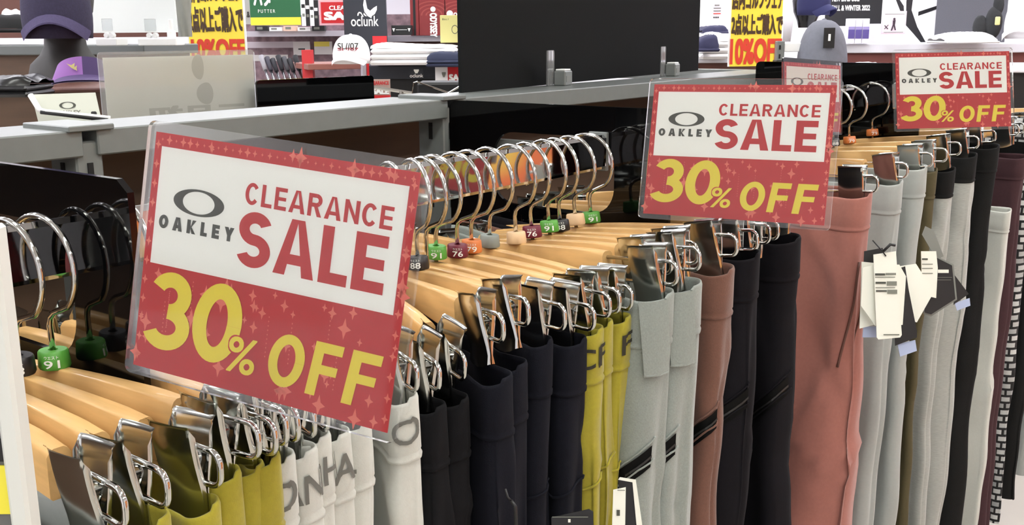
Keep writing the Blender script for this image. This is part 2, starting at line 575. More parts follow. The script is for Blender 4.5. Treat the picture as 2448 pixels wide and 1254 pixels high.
def wood_mesh():
    rows = []
    for i in range(25):
        u = -1+2*i/24; x = L_ARM*u; a = abs(u)
        top = -0.1085-0.004*a-0.002*(1-a)**4
        hgt = 0.020+0.013*min(1, a*1.25)
        th = 0.0042+0.0036*a
        bot = top-hgt
        r_ = .0012+(.0035*max(0, a-.8)/.2)
        sec = [(-th, bot+.0015), (-th+.0015, bot), (th-.0015, bot), (th, bot+.0015), (th, top-r_), (th-r_*.45, top-r_*.30), (th-r_, top), (-th+r_, top), (-th+r_*.45, top-r_*.30), (-th, top-r_)]
        yb = 0.006*math.sin(math.pi*a*0.9)*0  # straight in plan
        rows.append([(x, s[0]+yb, s[1]) for s in sec])
    mb = MB().grid(rows, closed=True)
    n = 10
    mb.f.append(tuple(range(n))); mb.f.append(tuple(24*n+j for j in range(n))[::-1])
    mb.f = [f[::-1] for f in mb.f]
    return mb.mesh('wooden_bar', M_wood, True)


ME_WOOD = wood_mesh()


def wire_mesh(sg):
    zt, zb, x0, x1, r = -0.119, -0.142, L_ARM-.036, L_ARM+.072, 0.009
    p = [(x0, 0, zt), (x1-r, 0, zt)]
    for i in range(1, 6):
        a = math.radians(90-90*i/6); p.append((x1-r+r*math.cos(a), 0, zt-r+r*math.sin(a)))
    p.append((x1, 0, (zt+zb)/2))
    for i in range(1, 6):
        a = math.radians(-90*i/6); p.append((x1-r+r*math.cos(a), 0, zb+r+r*math.sin(a)))
    p += [(x1-r, 0, zb), (x0, 0, zb)]
    return MB().tube([(sg*q[0], q[1], q[2]) for q in p], 0.0021, 8).mesh('wire_loop', M_chrome, 'all')


ME_WIRE = {1: wire_mesh(1), -1: wire_mesh(-1)}
CX0, CX1 = L_ARM+0.013, L_ARM+0.051     # clip width along the arm


def jaw_mesh(sy):
    """one pressed sheet-metal jaw of a clip: rolled top lip, folded side flanges, crowned face, gripping lip"""
    prof = [(0.0128, -0.1030), (0.0112, -0.1042), (0.0104, -0.1065), (0.0098, -0.112), (0.0090, -0.120), (0.0076, -0.130), (0.0056, -0.141), (0.0038, -0.150), (0.0028, -0.158), (0.0040, -0.1655)]
    w = CX1-CX0
    cols = [(0.0, -.0042), (0.0, -.0022), (.0010/w, -.0004), (.0035/w, .0), (.25, .0007), (.5, .0009), (.75, .0007), (1-.0035/w, .0), (1-.0010/w, -.0004), (1.0, -.0022), (1.0, -.0042)]
    rows = []
    for (y, z) in prof:
        rr = []
        for (f, dy) in cols:
            zz = z-(0.004*(1-(abs(f-.5)*2)**2) if z < -0.164 else 0)
            if z > -.107 and dy < -.001: dy = -.001
            rr.append((CX0+w*f, sy*(max(y+dy, .0006)), zz))
        rows.append(rr)
    return MB().grid(rows, flip=(sy < 0))


ME_JAW_F = jaw_mesh(-1).mesh('front_jaw', M_clip, True)
ME_JAW_B = jaw_mesh(1).mesh('back_jaw', M_clip, True)


def spring_mesh():
    xm = (CX0+CX1)/2; p = []
    for i in range(15):
        a = math.radians(-40+260*i/14); p.append((xm+.0085, 0.0058*math.cos(a), -0.130+0.0058*math.sin(a)))
    mb = MB().tube(p, 0.0011, 6)
    p2 = [(xm+.0085, .0045, -.134), (xm+.004, 0.0030, -0.148), (xm-.004, 0.0026, -0.150), (xm-.0085, .0045, -.134)]
    mb.tube(p2, 0.0011, 6)
    mb.box((xm, 0, -0.130), (0.020, 0.013, 0.003), bev=.001)
    return mb.mesh('spring', M_chrome, True)


ME_SPRING = spring_mesh()
MIRX = Matrix.Scale(-1, 4, (1, 0, 0))
MARK = {'black': (30, 26, 26), 'green': (88, 160, 62), 'purple': (108, 28, 48), 'orange': (214, 122, 62), 'grey': (140, 146, 140), 'natural': (226, 190, 148)}
_mk = {}


def marker_mesh(c):
    if c not in _mk:
        mt = mat('marker_'+c, MARK[c], 0.4, noise=0.05, nscale=100)
        mb = MB().lathe([(0.0095, -0.1085), (0.0120, -0.1080), (0.0128, -0.1065), (0.0118, -0.0955), (0.0108, -0.0945), (0.0040, -0.0945), (0.0035, -0.0965)], 20, sx=1.0, sy=0.85)
        _mk[c] = mb.mesh('size_marker', mt, True)
    return _mk[c]


M_num = mat('marker_print', (236, 236, 230), 0.5)
_nm = {}


def number_mesh(s):
    if s not in _nm:
        mb = MB()
        for (st, w, z0, z1) in ((s, 0.0125, -0.1062, -0.1003), ('ウエスト', 0.011, -0.0994, -0.0970)):
            vs, fs = text_raw(st, 0.01)
            pts = []
            for v in vs:
                sd = (v[0]-.5)*w; z = z0+v[1]*(z1-z0)
                rr = 0.01185+(-0.0955-z)/0.011*0.001
                a = math.radians(-46)+sd/rr
                pts.append((rr*1.012*math.cos(a)+.0, rr*.87*math.sin(a), z))
            mb.add(pts, fs)
        _nm[s] = mb.mesh('size_number', M_num)
    return _nm[s]


def hanger_matrix(X0, yaw, tilt, z):
    return Matrix.Translation((X0, 0, z)) @ Matrix.Rotation(yaw, 4, 'Z') @ Matrix.Rotation(-tilt, 4, 'Y')


def solve_tip(X0, px, z):
    """yaw and tilt that bring the wooden tip to where the photo shows it"""
    tipl = Vector((L_ARM, 0, -0.112))
    q = np.array([-1.6, 0.02])
    f = lambda q: np.array(proj(hanger_matrix(X0, q[0], q[1], z) @ tipl)[:2])-np.array(px)
    for it in range(40):
        f0 = f(q); J = np.zeros((2, 2))
        for i in range(2):
            d = q.copy(); d[i] += 1e-4; J[:, i] = (f(d)-f0)/1e-4
        q = q+np.clip(np.linalg.solve(J+1e-9*np.eye(2), -f0), -.15, .15)
    return q[0], max(-0.10, min(0.13, q[1]))


def hanger(X0, yaw, tilt, z, label, marker=None, num=None, slide=0.0, cs=0.0):
    M = hanger_matrix(X0, yaw, tilt, z+0.0022)
    t = thing('trouser_hanger', label, 'hanger', M, 'wooden clip hangers on the rails')
    obj('hook', ME_HOOK, parent=t)
    obj('wooden_bar', ME_WOOD, parent=t)
    if marker:
        mk = obj('size_marker', marker_mesh(marker), parent=t, M=Matrix.Translation((0, 0, slide)))
        if num: obj('size_number', number_mesh(num), parent=mk)
    for sg in (1, -1):
        obj('wire_loop', ME_WIRE[sg], parent=t).location = (sg*cs, 0, 0)
        ms = Matrix.Identity(4) if sg > 0 else Matrix.Rotation(math.pi, 4, 'Z')
        c = bpy.data.objects.new('clip', ME_SPRING); COL.objects.link(c); c.parent = t
        wig = Matrix.Translation(((CX0+CX1)/2, 0, -0.13)) @ Matrix.Rotation(math.radians(rnd.uniform(-5, 5)), 4, 'Y') @ Matrix.Rotation(math.radians(rnd.uniform(-6, 6)), 4, 'Z') @ Matrix.Translation((-(CX0+CX1)/2, 0, 0.13))
        c.matrix_local = ms @ wig @ Matrix.Translation((rnd.uniform(-.005, .006)+cs, 0, 0))
        obj('front_jaw', ME_JAW_F, parent=c); obj('back_jaw', ME_JAW_B, parent=c)
    return t


# ================================================================== trousers


class Cloth:
    """flattened tube of cloth hanging below a hanger; s runs along the outline, 0 at the fold facing the shopper,
    negative on the face turned to the camera side"""

    def __init__(self, wr=0.204, wl=0.190, b=0.0138, z0=-0.165, z1=-1.12, seed=0, fold=1.0, flare=0.0, yoff=-0.004, dip=0.006, lean=0.0, groove=0.011, cs=0.0):
        self.__dict__.update(locals())
        r = random.Random(seed)
        self.ph = [r.uniform(0, 6.28) for _ in range(8)]
        self.k = [r.uniform(24, 40), r.uniform(55, 80), r.uniform(5, 9), r.uniform(12, 20)]
        self.creases = [(r.uniform(-.11, .02), z0-r.uniform(.07, .55), r.choice((1, -1))*r.uniform(.5, 1.35), fold*r.choice((1, -1))*r.uniform(.0018, .0042), r.uniform(.03, .08), r.uniform(.006, .014)) for _ in range(9)]
        self.cr, self.cl = wr-b, -(wl-b)
        self.total = 2*(self.cr-self.cl)+2*math.pi*b

    def path(self, s):
        b, hp_ = self.b, math.pi*self.b/2
        T = self.total
        s = (s+T/2) % T-T/2
        straight = self.cr-self.cl
        if -hp_ <= s <= hp_:
            a = s/b; return self.cr+b*math.cos(a), b*math.sin(a), math.cos(a), math.sin(a)
        if s < 0:
            d = -s-hp_
            if d <= straight: return self.cr-d, -b, 0, -1
            a = -math.pi/2-(d-straight)/b
        else:
            d = s-hp_
            if d <= straight: return self.cr-d, b, 0, 1
            a = math.pi/2+(d-straight)/b
        return self.cl+b*math.cos(a), b*math.sin(a), math.cos(a), math.sin(a)

    def P(self, s, z, off=0.0):
        x, y, nx, ny = self.path(s)
        d = max(0.0, self.z0-z)            # distance below the waist
        g = min(1.0, d/0.25); g = g*g*(3-2*g)
        ph, k = self.ph, self.k
        top = math.exp(-d/0.035)
        # gripping: back layer pulled flat to the clip, front layer bellies out
        xc = L_ARM+0.034+self.cs
        w = math.exp(-((abs(x)-xc)/0.022)**2)
        if y > 0: y = y*(1-0.72*top*w)
        else: y = y*(1-0.30*top*w)
        mid = 1-min(1, abs(x)/0.16)
        A = self.fold*(0.0012+0.0060*g)
        wob = A*(math.sin(k[0]*x+ph[0]+3*z)+0.55*math.sin(k[1]*x+ph[1]-5*z))
        y += wob*(1 if abs(ny) > .5 else abs(ny))
        # swelling of the cloth below the waistband
        y *= 1+0.20*g
        fl = max(0.0, min(1.0, (x-0.03)/0.13)); fl = fl*fl*(3-2*fl)
        y *= 0.15+0.85*fl                  # pressed flat between the neighbours, loose at the outer fold
        sdn = (s+self.total/2) % self.total-self.total/2
        for (cs_, cz_, ang, amp, ln, wd) in self.creases:
            ds, dz_ = sdn-cs_, z-cz_
            if abs(ds) > .16 or abs(dz_) > .2: continue
            al = ds*math.cos(ang)+dz_*math.sin(ang); ac = -ds*math.sin(ang)+dz_*math.cos(ang)
            q = amp*math.exp(-(al/ln)**2-(ac/wd)**2)
            x += nx*q; y += ny*q
        ex = min(self.fold, .7)*g*(0.004*math.sin(k[2]*z*2+ph[2])+0.002*math.sin(k[3]*z*2.2+ph[3]))
        x += (ex+self.flare*d)*(1 if x > 0 else -1)*min(1, abs(x)/.1)
        if nx > 0.02 and self.groove:      # the two trouser legs show as two lobes at the fold
            sd = math.atan2(ny, nx)*self.b
            sg_ = self.b*(0.25+0.35*math.sin(ph[4]))
            x -= self.groove*g*math.exp(-((sd-sg_)/(0.0045+.1*self.b))**2)
            x -= (0.010*g*(0.5+.5*math.sin(ph[5])) if sd > sg_ else 0)*min(1, abs(sd-sg_)/.004)
        # waist edge not level
        zz = z-top*(self.dip*(1 if ny < 0 else -.35)*(0.4+0.6*abs(ny))+0.010*mid)
        return (x+nx*off, y+ny*off+self.yoff+self.lean*d, zz)


def cloth_rows(c, zs, off, ns):
    T = c.total; ss = []
    # finer sampling round the two folds
    e = math.pi*c.b/2*1.25
    nend, nst = 26, max(8, (ns-24)//2)
    for i in range(nend): ss.append(-e+2*e*i/nend)
    for i in range(nst): ss.append(e+(T/2-2*e)*i/nst)
    for i in range(nend): ss.append(T/2-e+2*e*i/nend)
    for i in range(nst): ss.append(T/2+e+(T/2-2*e)*i/nst)
    return [[c.P(s, z, (off[i] if hasattr(off, '__len__') else off)) for s in ss] for i, z in enumerate(zs)]


def ribbon(c, s0, z0, s1, z1, w, off=0.0016, n=14, bend=0.0):
    """strip following the cloth from (s0,z0) to (s1,z1), w wide across z"""
    a, b2 = [], []
    for i in range(n+1):
        f = i/n; s = s0+(s1-s0)*f; z = z0+(z1-z0)*f+bend*math.sin(math.pi*f)
        a.append(c.P(s, z+w/2, off)); b2.append(c.P(s, z-w/2, off))
    return MB().grid([a, b2])


def line_on(c, pts, r=0.0009, off=0.001, n=10):
    P = []
    for (a, b2) in zip(pts[:-1], pts[1:]):
        for i in range(n):
            f = i/n; P.append(c.P(a[0]+(b2[0]-a[0])*f, a[1]+(b2[1]-a[1])*f, off))
    P.append(c.P(*pts[-1], off))
    return MB().tube(P, r, 6)


def cloth_text(c, s, s0, s1, z0, z1, off=0.0026, **k):
    vs, fs = text_raw(s, **k)
    vs = [(v[0], v[1]) for v in vs]
    for it in range(3):                     # finer triangles so that the print follows the curve of the cloth
        nf, mid = [], {}

        def half(a, b):
            key = (min(a, b), max(a, b))
            if key not in mid:
                mid[key] = len(vs); vs.append(((vs[a][0]+vs[b][0])/2, (vs[a][1]+vs[b][1])/2))
            return mid[key]
        for f in fs:
            for q in range(1, len(f)-1):
                a, b, d = f[0], f[q], f[q+1]
                ab, bd, da = half(a, b), half(b, d), half(d, a)
                nf += [(a, ab, da), (ab, b, bd), (da, bd, d), (ab, bd, da)]
        fs = nf
    return MB().add([c.P(s0+v[0]*(s1-s0), z0+v[1]*(z1-z0), off) for v in vs], fs)


def trousers(X0, yaw, z, label, mt, band=0.053, bandmat=None, group=None, pocket=0.0, **kw):
    c = Cloth(**kw)
    M = Matrix.Translation((X0, 0, z)) @ Matrix.Rotation(yaw, 4, 'Z')
    t = thing('trousers', label, 'trousers', M, group)
    zb = c.z0-band
    zs = [c.z0-0.006-(band-.006)*i/4 for i in range(4)]+[zb-(zb-c.z1)*((i/52)**1.35) for i in range(53)]
    rows = cloth_rows(c, zs, 0.0, 96)
    obj('body', MB().grid(rows, closed=True, flip=True), mt, t, smooth='all')
    wz = [c.z0-0.03, c.z0-0.004, c.z0, c.z0, c.z0-0.003, c.z0-0.012, c.z0-0.026, zb+0.008, zb+0.006, zb+0.003, zb, zb-0.0006]
    wo = [-0.0012, -0.0012, -0.0006, 0.0008, 0.0016, 0.0013, 0.0013, 0.0013, 0.0004, 0.0018, 0.0014, 0.0]
    obj('waistband', MB().grid(cloth_rows(c, wz, wo, 96), closed=True, flip=True), bandmat or mt, t, smooth='all')
    if pocket:
        e = 0.085
        obj('pocket_edge', line_on(c, [(-e, zb-pocket), (-0.03, zb-pocket-.004), (0.012, zb-pocket+0.012)], 0.0013, 0.0012), mt, t, smooth='all')
    return t, c


# ------------------------------------------------------------------ cloth colours
F_yel = mat('cloth_mustard', (156, 145, 33), 0.85, noise=0.06, nscale=300, bump=0.12, bscale=900, sheen=0.2)
F_wht = mat('cloth_white', (196, 198, 190), 0.85, noise=0.03, nscale=300, bump=0.1, bscale=900, sheen=0.2)
F_blk = mat('cloth_black', (15, 15, 18), 0.9, noise=0.1, nscale=300, bump=0.1, bscale=900, spec=.2)
F_nvy = mat('cloth_navy', (17, 18, 27), 0.9, noise=0.1, nscale=300, bump=0.15, bscale=900, spec=.2)
F_gry = mat('cloth_grey_melange', (140, 146, 140), 0.9, noise=0.10, nscale=500, bump=0.25, bscale=700, sheen=0.25)
F_brn = mat('cloth_brown', (108, 72, 58), 0.9, noise=0.08, nscale=400, bump=0.2, bscale=700, sheen=0.2)
F_plm = mat('cloth_black_plum', (16, 14, 19), 0.9, noise=0.1, nscale=300, bump=0.1, bscale=900, spec=.2)
F_pnk = mat('cloth_salmon', (158, 101, 90), 0.85, noise=0.05, nscale=200, bump=0.08, bscale=900, sheen=0.15)
F_lgr = mat('cloth_light_grey', (160, 164, 160), 0.85, noise=0.03, nscale=200, bump=0.08, bscale=900, sheen=0.15)
F_olv = mat('cloth_olive', (78, 70, 44), 0.85, noise=0.06, nscale=200, bump=0.1, bscale=900)
F_mel = mat('cloth_pale_melange', (164, 166, 160), 0.9, noise=0.13, nscale=120, stretch=(1, 1, 9), bump=0.2, bscale=600, sheen=0.2)
F_chr = mat('cloth_charcoal', (25, 25, 25), 0.9, spec=.2, noise=0.12, nscale=400, bump=0.2, bscale=700)
F_mar = mat('cloth_maroon', (58, 30, 36), 0.85, noise=0.1, nscale=200, bump=0.1)
F_txt_k = mat('cloth_print_black', (40, 38, 26), 0.7)
F_txt_g = mat('cloth_print_grey', (104, 104, 98), 0.7)
F_zip = mat('zip_black', (5, 5, 5), 0.7, spec=.15)


def check_mat():
    mt = mat('cloth_check', (200, 200, 198), 0.85)
    nt = mt.node_tree; b = nt.nodes['Principled BSDF']
    tc = nt.nodes.new('ShaderNodeTexCoord'); mp = nt.nodes.new('ShaderNodeMapping'); mp.inputs['Scale'].default_value = (44, 44, 34)
    v = nt.nodes.new('ShaderNodeTexBrick'); v.inputs['Scale'].default_value = 1.0
    v.inputs['Color1'].default_value = (*lin((200, 202, 200)), 1); v.inputs['Color2'].default_value = (*lin((150, 152, 152)), 1); v.inputs['Mortar'].default_value = (*lin((22, 22, 24)), 1)
    v.inputs['Mortar Size'].default_value = 0.11; v.inputs['Brick Width'].default_value = .9; v.inputs['Row Height'].default_value = .6
    mp.inputs['Rotation'].default_value = (math.radians(90), 0, 0)
    nt.links.new(tc.outputs['Object'], mp.inputs['Vector']); nt.links.new(mp.outputs['Vector'], v.inputs['Vector']); nt.links.new(v.outputs['Color'], b.inputs['Base Color'])
    return mt


F_chk = check_mat()
ORD = ['first', 'second', 'third', 'fourth', 'fifth', 'sixth']

# hook position X, wooden tip in the photo, marker, number, colour key, extra
Z1 = 1.30
ROWS = [
    # --- near bay, in front of the first divider
    dict(k='A0', X=-0.476, tip=(140, 1075), mk='black', num='88', mt=F_lgr, lab='pale grey trousers at the near end of the rail', kw=dict(z0=-0.15, wr=.204)),
    dict(k='A1', X=-0.453, tip=(235, 1040), mk='black', num='88', mt=F_yel, lab='mustard yellow trousers nearest the white board edge', kw=dict(z0=-0.148)),
    dict(k='A2', X=-0.430, tip=(345, 1005), mk='black', num='88', mt=F_yel, lab='second mustard yellow trousers from the white board edge', kw=dict(z0=-0.152)),
    dict(k='A3', X=-0.4075, tip=(432, 955), mk='green', num='91', mt=F_yel, lab='third mustard yellow trousers, below the green 91 marker', kw=dict(wr=0.198, z0=-0.15)),
    # --- middle bay, mostly behind the large sign
    dict(k='B0', X=-0.366, tip=(500, 938), mk='green', num='91', mt=F_yel, lab='fourth mustard yellow trousers, under the large sign', kw=dict(wr=0.198, z0=-0.15)),
    dict(k='B1', X=-0.338, tip=(545, 915), mk='orange', num='79', mt=F_yel, lab='mustard yellow trousers next to the white ones', kw=dict(z0=-0.15, wr=.204)),
    dict(k='W1', X=-0.307, tip=(592, 903), mk='black', num='88', mt=F_wht, lab='white trousers with a grey letter O on the waistband', kw=dict(z0=-0.152), txt=('O', -.016, .006)),
    dict(k='W2', X=-0.276, tip=(645, 890), mk='black', num='88', mt=F_wht, lab='white trousers with the letters AN on the waistband', kw=dict(z0=-0.152), txt=('AN', -.020, .012)),
    dict(k='W3', X=-0.245, tip=(692, 875), mk='green', num='91', mt=F_wht, lab='white trousers with the letter C on the waistband', kw=dict(z0=-0.146), txt=('CH', -.016, .014)),
    dict(k='W4', X=-0.213, tip=(745, 858), mk='purple', num='76', mt=F_wht, lab='white trousers with the letters RA on the waistband', kw=dict(z0=-0.15), txt=('RA', -.020, .012)),
    dict(k='W5', X=-0.178, tip=(808, 832), mk='black', num='88', mt=F_wht, lab='plain white trousers below the corner of the large sign', kw=dict(z0=-0.152), txt=('LL', -.035, -.005)),
    dict(k='W6', X=-0.142, tip=(908, 800), mk='black', num='88', mt=F_wht, lab='last white trousers, next to the black ones', kw=dict(z0=-0.146), txt=('O', -.014, .008)),
    dict(k='K1', X=-0.112, tip=(962, 795), mk='purple', num='76', mt=F_blk, lab='black trousers next to the white ones', kw=dict(z0=-0.155)),
    dict(k='K2', X=-0.079, tip=(1022, 775), mk='black', num='88', mt=F_blk, lab='black trousers next to the navy ones', kw=dict(z0=-0.158)),
    dict(k='h1', X=-0.047, tip=(1103, 712), mk='black', num='88', mt=F_nvy, lab='first navy trousers after the black ones', kw=dict(z0=-0.166, wr=0.226), pocket=.10),
    dict(k='h2', X=-0.015, tip=(1161, 683), mk='black', num='88', mt=F_nvy, lab='second navy trousers after the black ones', kw=dict(wr=0.214, z0=-0.172), pocket=.12),
    dict(k='hn', X=0.003, tip=(1226, 690), mk=None, num=None, mt=F_nvy, lab='third navy trousers after the black ones', kw=dict(z0=-.150, wr=.200), pocket=.10),
    dict(k='h3', X=0.022, tip=(1276, 688), mk='green', num='91', mt=F_nvy, lab='navy trousers next to the mustard yellow ones', kw=dict(z0=-.150, b=.02), pocket=.10, cs=.004),
    dict(k='h4', X=0.054, tip=(1323, 666), mk='purple', num='76', mt=F_yel, lab='mustard yellow trousers with letters ICF, next to the navy ones', kw=dict(z0=-.152, b=.018), txt=('ICF', -.036, .012), pocket=.11),
    dict(k='h5', X=0.078, tip=(1350, 656), mk='orange', num='79', mt=F_yel, lab='narrow mustard yellow trousers between the two lettered ones', kw=dict(z0=-.150, b=.012), pocket=.10),
    dict(k='h7', X=0.112, tip=(1385, 648), mk='grey', num=None, mt=F_yel, lab='mustard yellow trousers with a letter F, next to the grey ones', kw=dict(z0=-0.148, wr=.208), txt=('F', -.006, .008), pocket=.11),
    dict(k='h9', X=0.150, tip=(1451, 603), mk='natural', num=None, mt=F_gry, lab='grey melange trousers next to the mustard yellow ones', cs=.020, kw=dict(z0=-0.143, wr=0.236, b=0.026), zip=1, loop=1),
    dict(k='h8', X=0.178, tip=(1480, 585), mk='purple', num='76', mt=None),
    dict(k='h11', X=0.214, tip=(1517, 558), mk='green', num='91', mt=F_gry, lab='grey melange trousers with zip pocket, next to the brown ones', cs=.026, kw=dict(z0=-0.146, wr=0.25, b=0.028), zip=1, loop=1),
    dict(k='h12', X=0.236, tip=(1550, 553), mk='black', num='88', mt=None),
    dict(k='h14', X=0.268, tip=(1600, 545), mk='natural', num=None, mt=F_brn, lab='brown trousers with black zip pocket below the middle sign', cs=.018, kw=dict(z0=-0.146, wr=0.24, b=0.022), zip=1),
    dict(k='h15', X=0.304, tip=(1645, 540), mk='green', num='91', mt=F_plm, lab='black trousers next to the brown ones', cs=.016, kw=dict(z0=-0.135, wr=0.243, b=0.022), zip=1),
]
yaws = {}
for r in ROWS:
    r['yaw'], r['tilt'] = solve_tip(r['X'], r['tip'], Z1)
    print('HANGER %s X %.3f yaw %.1f tilt %.1f' % (r['k'], r['X'], math.degrees(r['yaw']), math.degrees(r['tilt'])))

# far bay, behind the middle sign
FAR = [
    dict(k='c0', ex=1895, yaw=-97, tilt=6, mk='black', num='88', mt=F_plm, lab='wide black trousers beside the salmon pink ones', kw=dict(flare=0.04, z0=-.165, wr=.222, b=.030), zip=2),
    dict(k='c1', ex=2066, yaw=-97, tilt=5, mk='orange', num='79', mt=F_pnk, lab='salmon pink trousers with a belt loop and ring', cs=.012, kw=dict(z0=-0.138, wr=.225, b=.034, fold=2.2)),
    dict(k='c2', ex=2142, yaw=-98, tilt=5, mk='green', num='91', mt=F_lgr, lab='light grey trousers next to the salmon pink ones', kw=dict(z0=-0.142, wr=.215, b=.020)),
    dict(k='c3', ex=2200, yaw=-97, tilt=6, mk='natural', num=None, mt=F_lgr, lab='light grey trousers behind the white hang tags', kw=dict(z0=-0.134, wr=.215, b=.022)),
    dict(k='c4', ex=2228, yaw=-96, tilt=6, mk='black', num='88', mt=F_olv, lab='olive brown trousers behind the light grey ones', kw=dict(z0=-0.148, wr=.21, b=.014)),
    dict(k='c5', ex=2272, yaw=-96, tilt=7, mk='orange', num='79', mt=F_mel, bm=F_chr, lab='pale melange trousers with dark waistband behind the hexagon tags', kw=dict(z0=-0.158, wr=.22, b=.020)),
    dict(k='c6', ex=2322, yaw=-97, tilt=7, mk='orange', num='79', mt=F_mel, bm=F_chr, lab='pale melange trousers with dark waistband next to the charcoal ones', kw=dict(z0=-0.145, wr=.225, b=.024)),
    dict(k='c7', ex=2375, yaw=-98, tilt=7, mk='black', num='88', mt=F_chr, lab='charcoal trousers below the furthest sale sign', kw=dict(z0=-.140, wr=.235, b=.026)),
]


def add_set(r, z, base):
    hl = r.get('lab') or 'spare'
    if r['mt'] is None:
        lab = 'empty wooden hanger with %s size marker between the grey trousers hangers' % r['mk'] if r['k'] == 'h8' else 'empty wooden hanger with %s size marker beside the brown trousers hanger' % r['mk']
    else:
        lab = 'wooden clip hanger holding the '+r['lab'].split(',')[0]
        lab = ' '.join(lab.split()[:16])
    hanger(r['X'], r['yaw'], r['tilt'], z, lab, r['mk'], r['num'], slide=rnd.uniform(-.003, .003), cs=r.get('cs', 0.0))
    if r['mt'] is None: return
    kw = dict(r.get('kw', {})); kw.setdefault('seed', hash(r['k']) % 1 or sum(map(ord, r['k'])))
    kw['z0'] += math.sin(r['tilt'])*0.16; kw['cs'] = r.get('cs', 0.0)
    t, c = trousers(r['X'], r['yaw'], z, r['lab'], r['mt'], bandmat=r.get('bm'), group='trousers on the rails', pocket=r.get('pocket', 0), **kw)
    r['t'], r['c'] = t, c
    if r.get('txt'):
        s, s0, s1 = r['txt']
        ink = F_txt_k if r['mt'] is F_yel else F_txt_g
        obj('waist_lettering', cloth_text(c, s, s0, s1, c.z0-0.036, c.z0-0.014, bold=0.012), ink, t)
    if r.get('zip'):
        zz = c.z0-(0.168 if r['zip'] == 1 else 0.19)
        sa, sb, dz = -0.095, -0.012, 0.082
        obj('pocket_zip', ribbon(c, sa, zz-dz, sb, zz, 0.024, 0.0018), F_zip, t, smooth=True)
        obj('pocket_piping', line_on(c, [(sa, zz-dz-.011), (sb-.01, zz-.014), (sb+.004, zz-.004)], 0.0011, .0016), r['mt'], t, smooth='all')
        obj('pocket_piping', line_on(c, [(sa, zz-dz+.0115), (sb-.01, zz+.006), (sb+.004, zz+.02)], 0.0010, .0014), r['mt'], t, smooth='all')
        obj('zip_teeth', ribbon(c, sa, zz-dz, sb, zz, 0.0030, 0.0026), mat('zip_teeth_grey', (34, 34, 34), .4), t)
    if r.get('loop'):
        mb = MB()
        s0 = -0.018
        rows = []
        for i in range(9):
            z = c.z0+0.001-0.082*i/8
            rows.append([c.P(s0+dx+0.10*(c.z0-z), z, o) for dx, o in ((-.0125, .0010), (-.0123, .0062), (.0, .0066), (.0123, .0062), (.0125, .0010))])
        mb.grid(rows, flip=False)
        mb.grid([rows[-1], [c.P(s0+dx+0.10*.081, c.z0-.0812, .001) for dx in (-.0125, -.0123, 0, .0123, .0125)]])
        obj('belt_loop', mb, r['mt'], t, smooth=True)
        zl = c.z0-0.078
        obj('belt_loop_stitching', line_on(c, [(s0-.0125+.0078, zl-.002), (s0+.0125+.0078, zl-.002)], 0.0012, .0052), r['mt'], t)


for i, r in enumerate(ROWS): add_set(r, Z1, i)
for (xx, yw, mk, lab) in ((0.402, -95, 'orange', 'empty wooden hanger with orange marker seen through the divider cut-out'), (0.437, -97, 'green', 'empty wooden hanger with green marker seen through the divider cut-out')):
    hanger(xx, math.radians(yw), .05, RC-.012, lab, mk, None)
for i, r in enumerate(FAR):
    r['yaw'], r['tilt'] = math.radians(r['yaw']), math.radians(r['tilt'])
    lo, hi = 0.2, 2.0           # stand where the photo shows the fold nearest the shopper
    for it in range(40):
        mid = (lo+hi)/2; p = Matrix.Translation((mid, 0, RC)) @ Matrix.Rotation(r['yaw'], 4, 'Z') @ Vector((r['kw']['wr'], -0.01, -0.2))
        if proj(p)[0] < r['ex']: lo = mid
        else: hi = mid
    r['X'] = lo
    add_set(r, RC, i)
for r in ROWS+FAR:
    if r.get('c'):
        p = proj(r['t'].matrix_world @ Vector(r['c'].P(0, r['c'].z0)))
        print('TROUSERS %s X %.3f end px %.0f %.0f D %.2f' % (r['k'], r['X'], *p))

# ================================================================== sale signs


def star_poly(cx, cz, r):
    p = []
    for i in range(8):
        a = math.radians(90+45*i); rr = r if i % 2 == 0 else r*0.40
        p.append((cx+rr*0.72*math.cos(a), cz+rr*math.sin(a)))
    return p


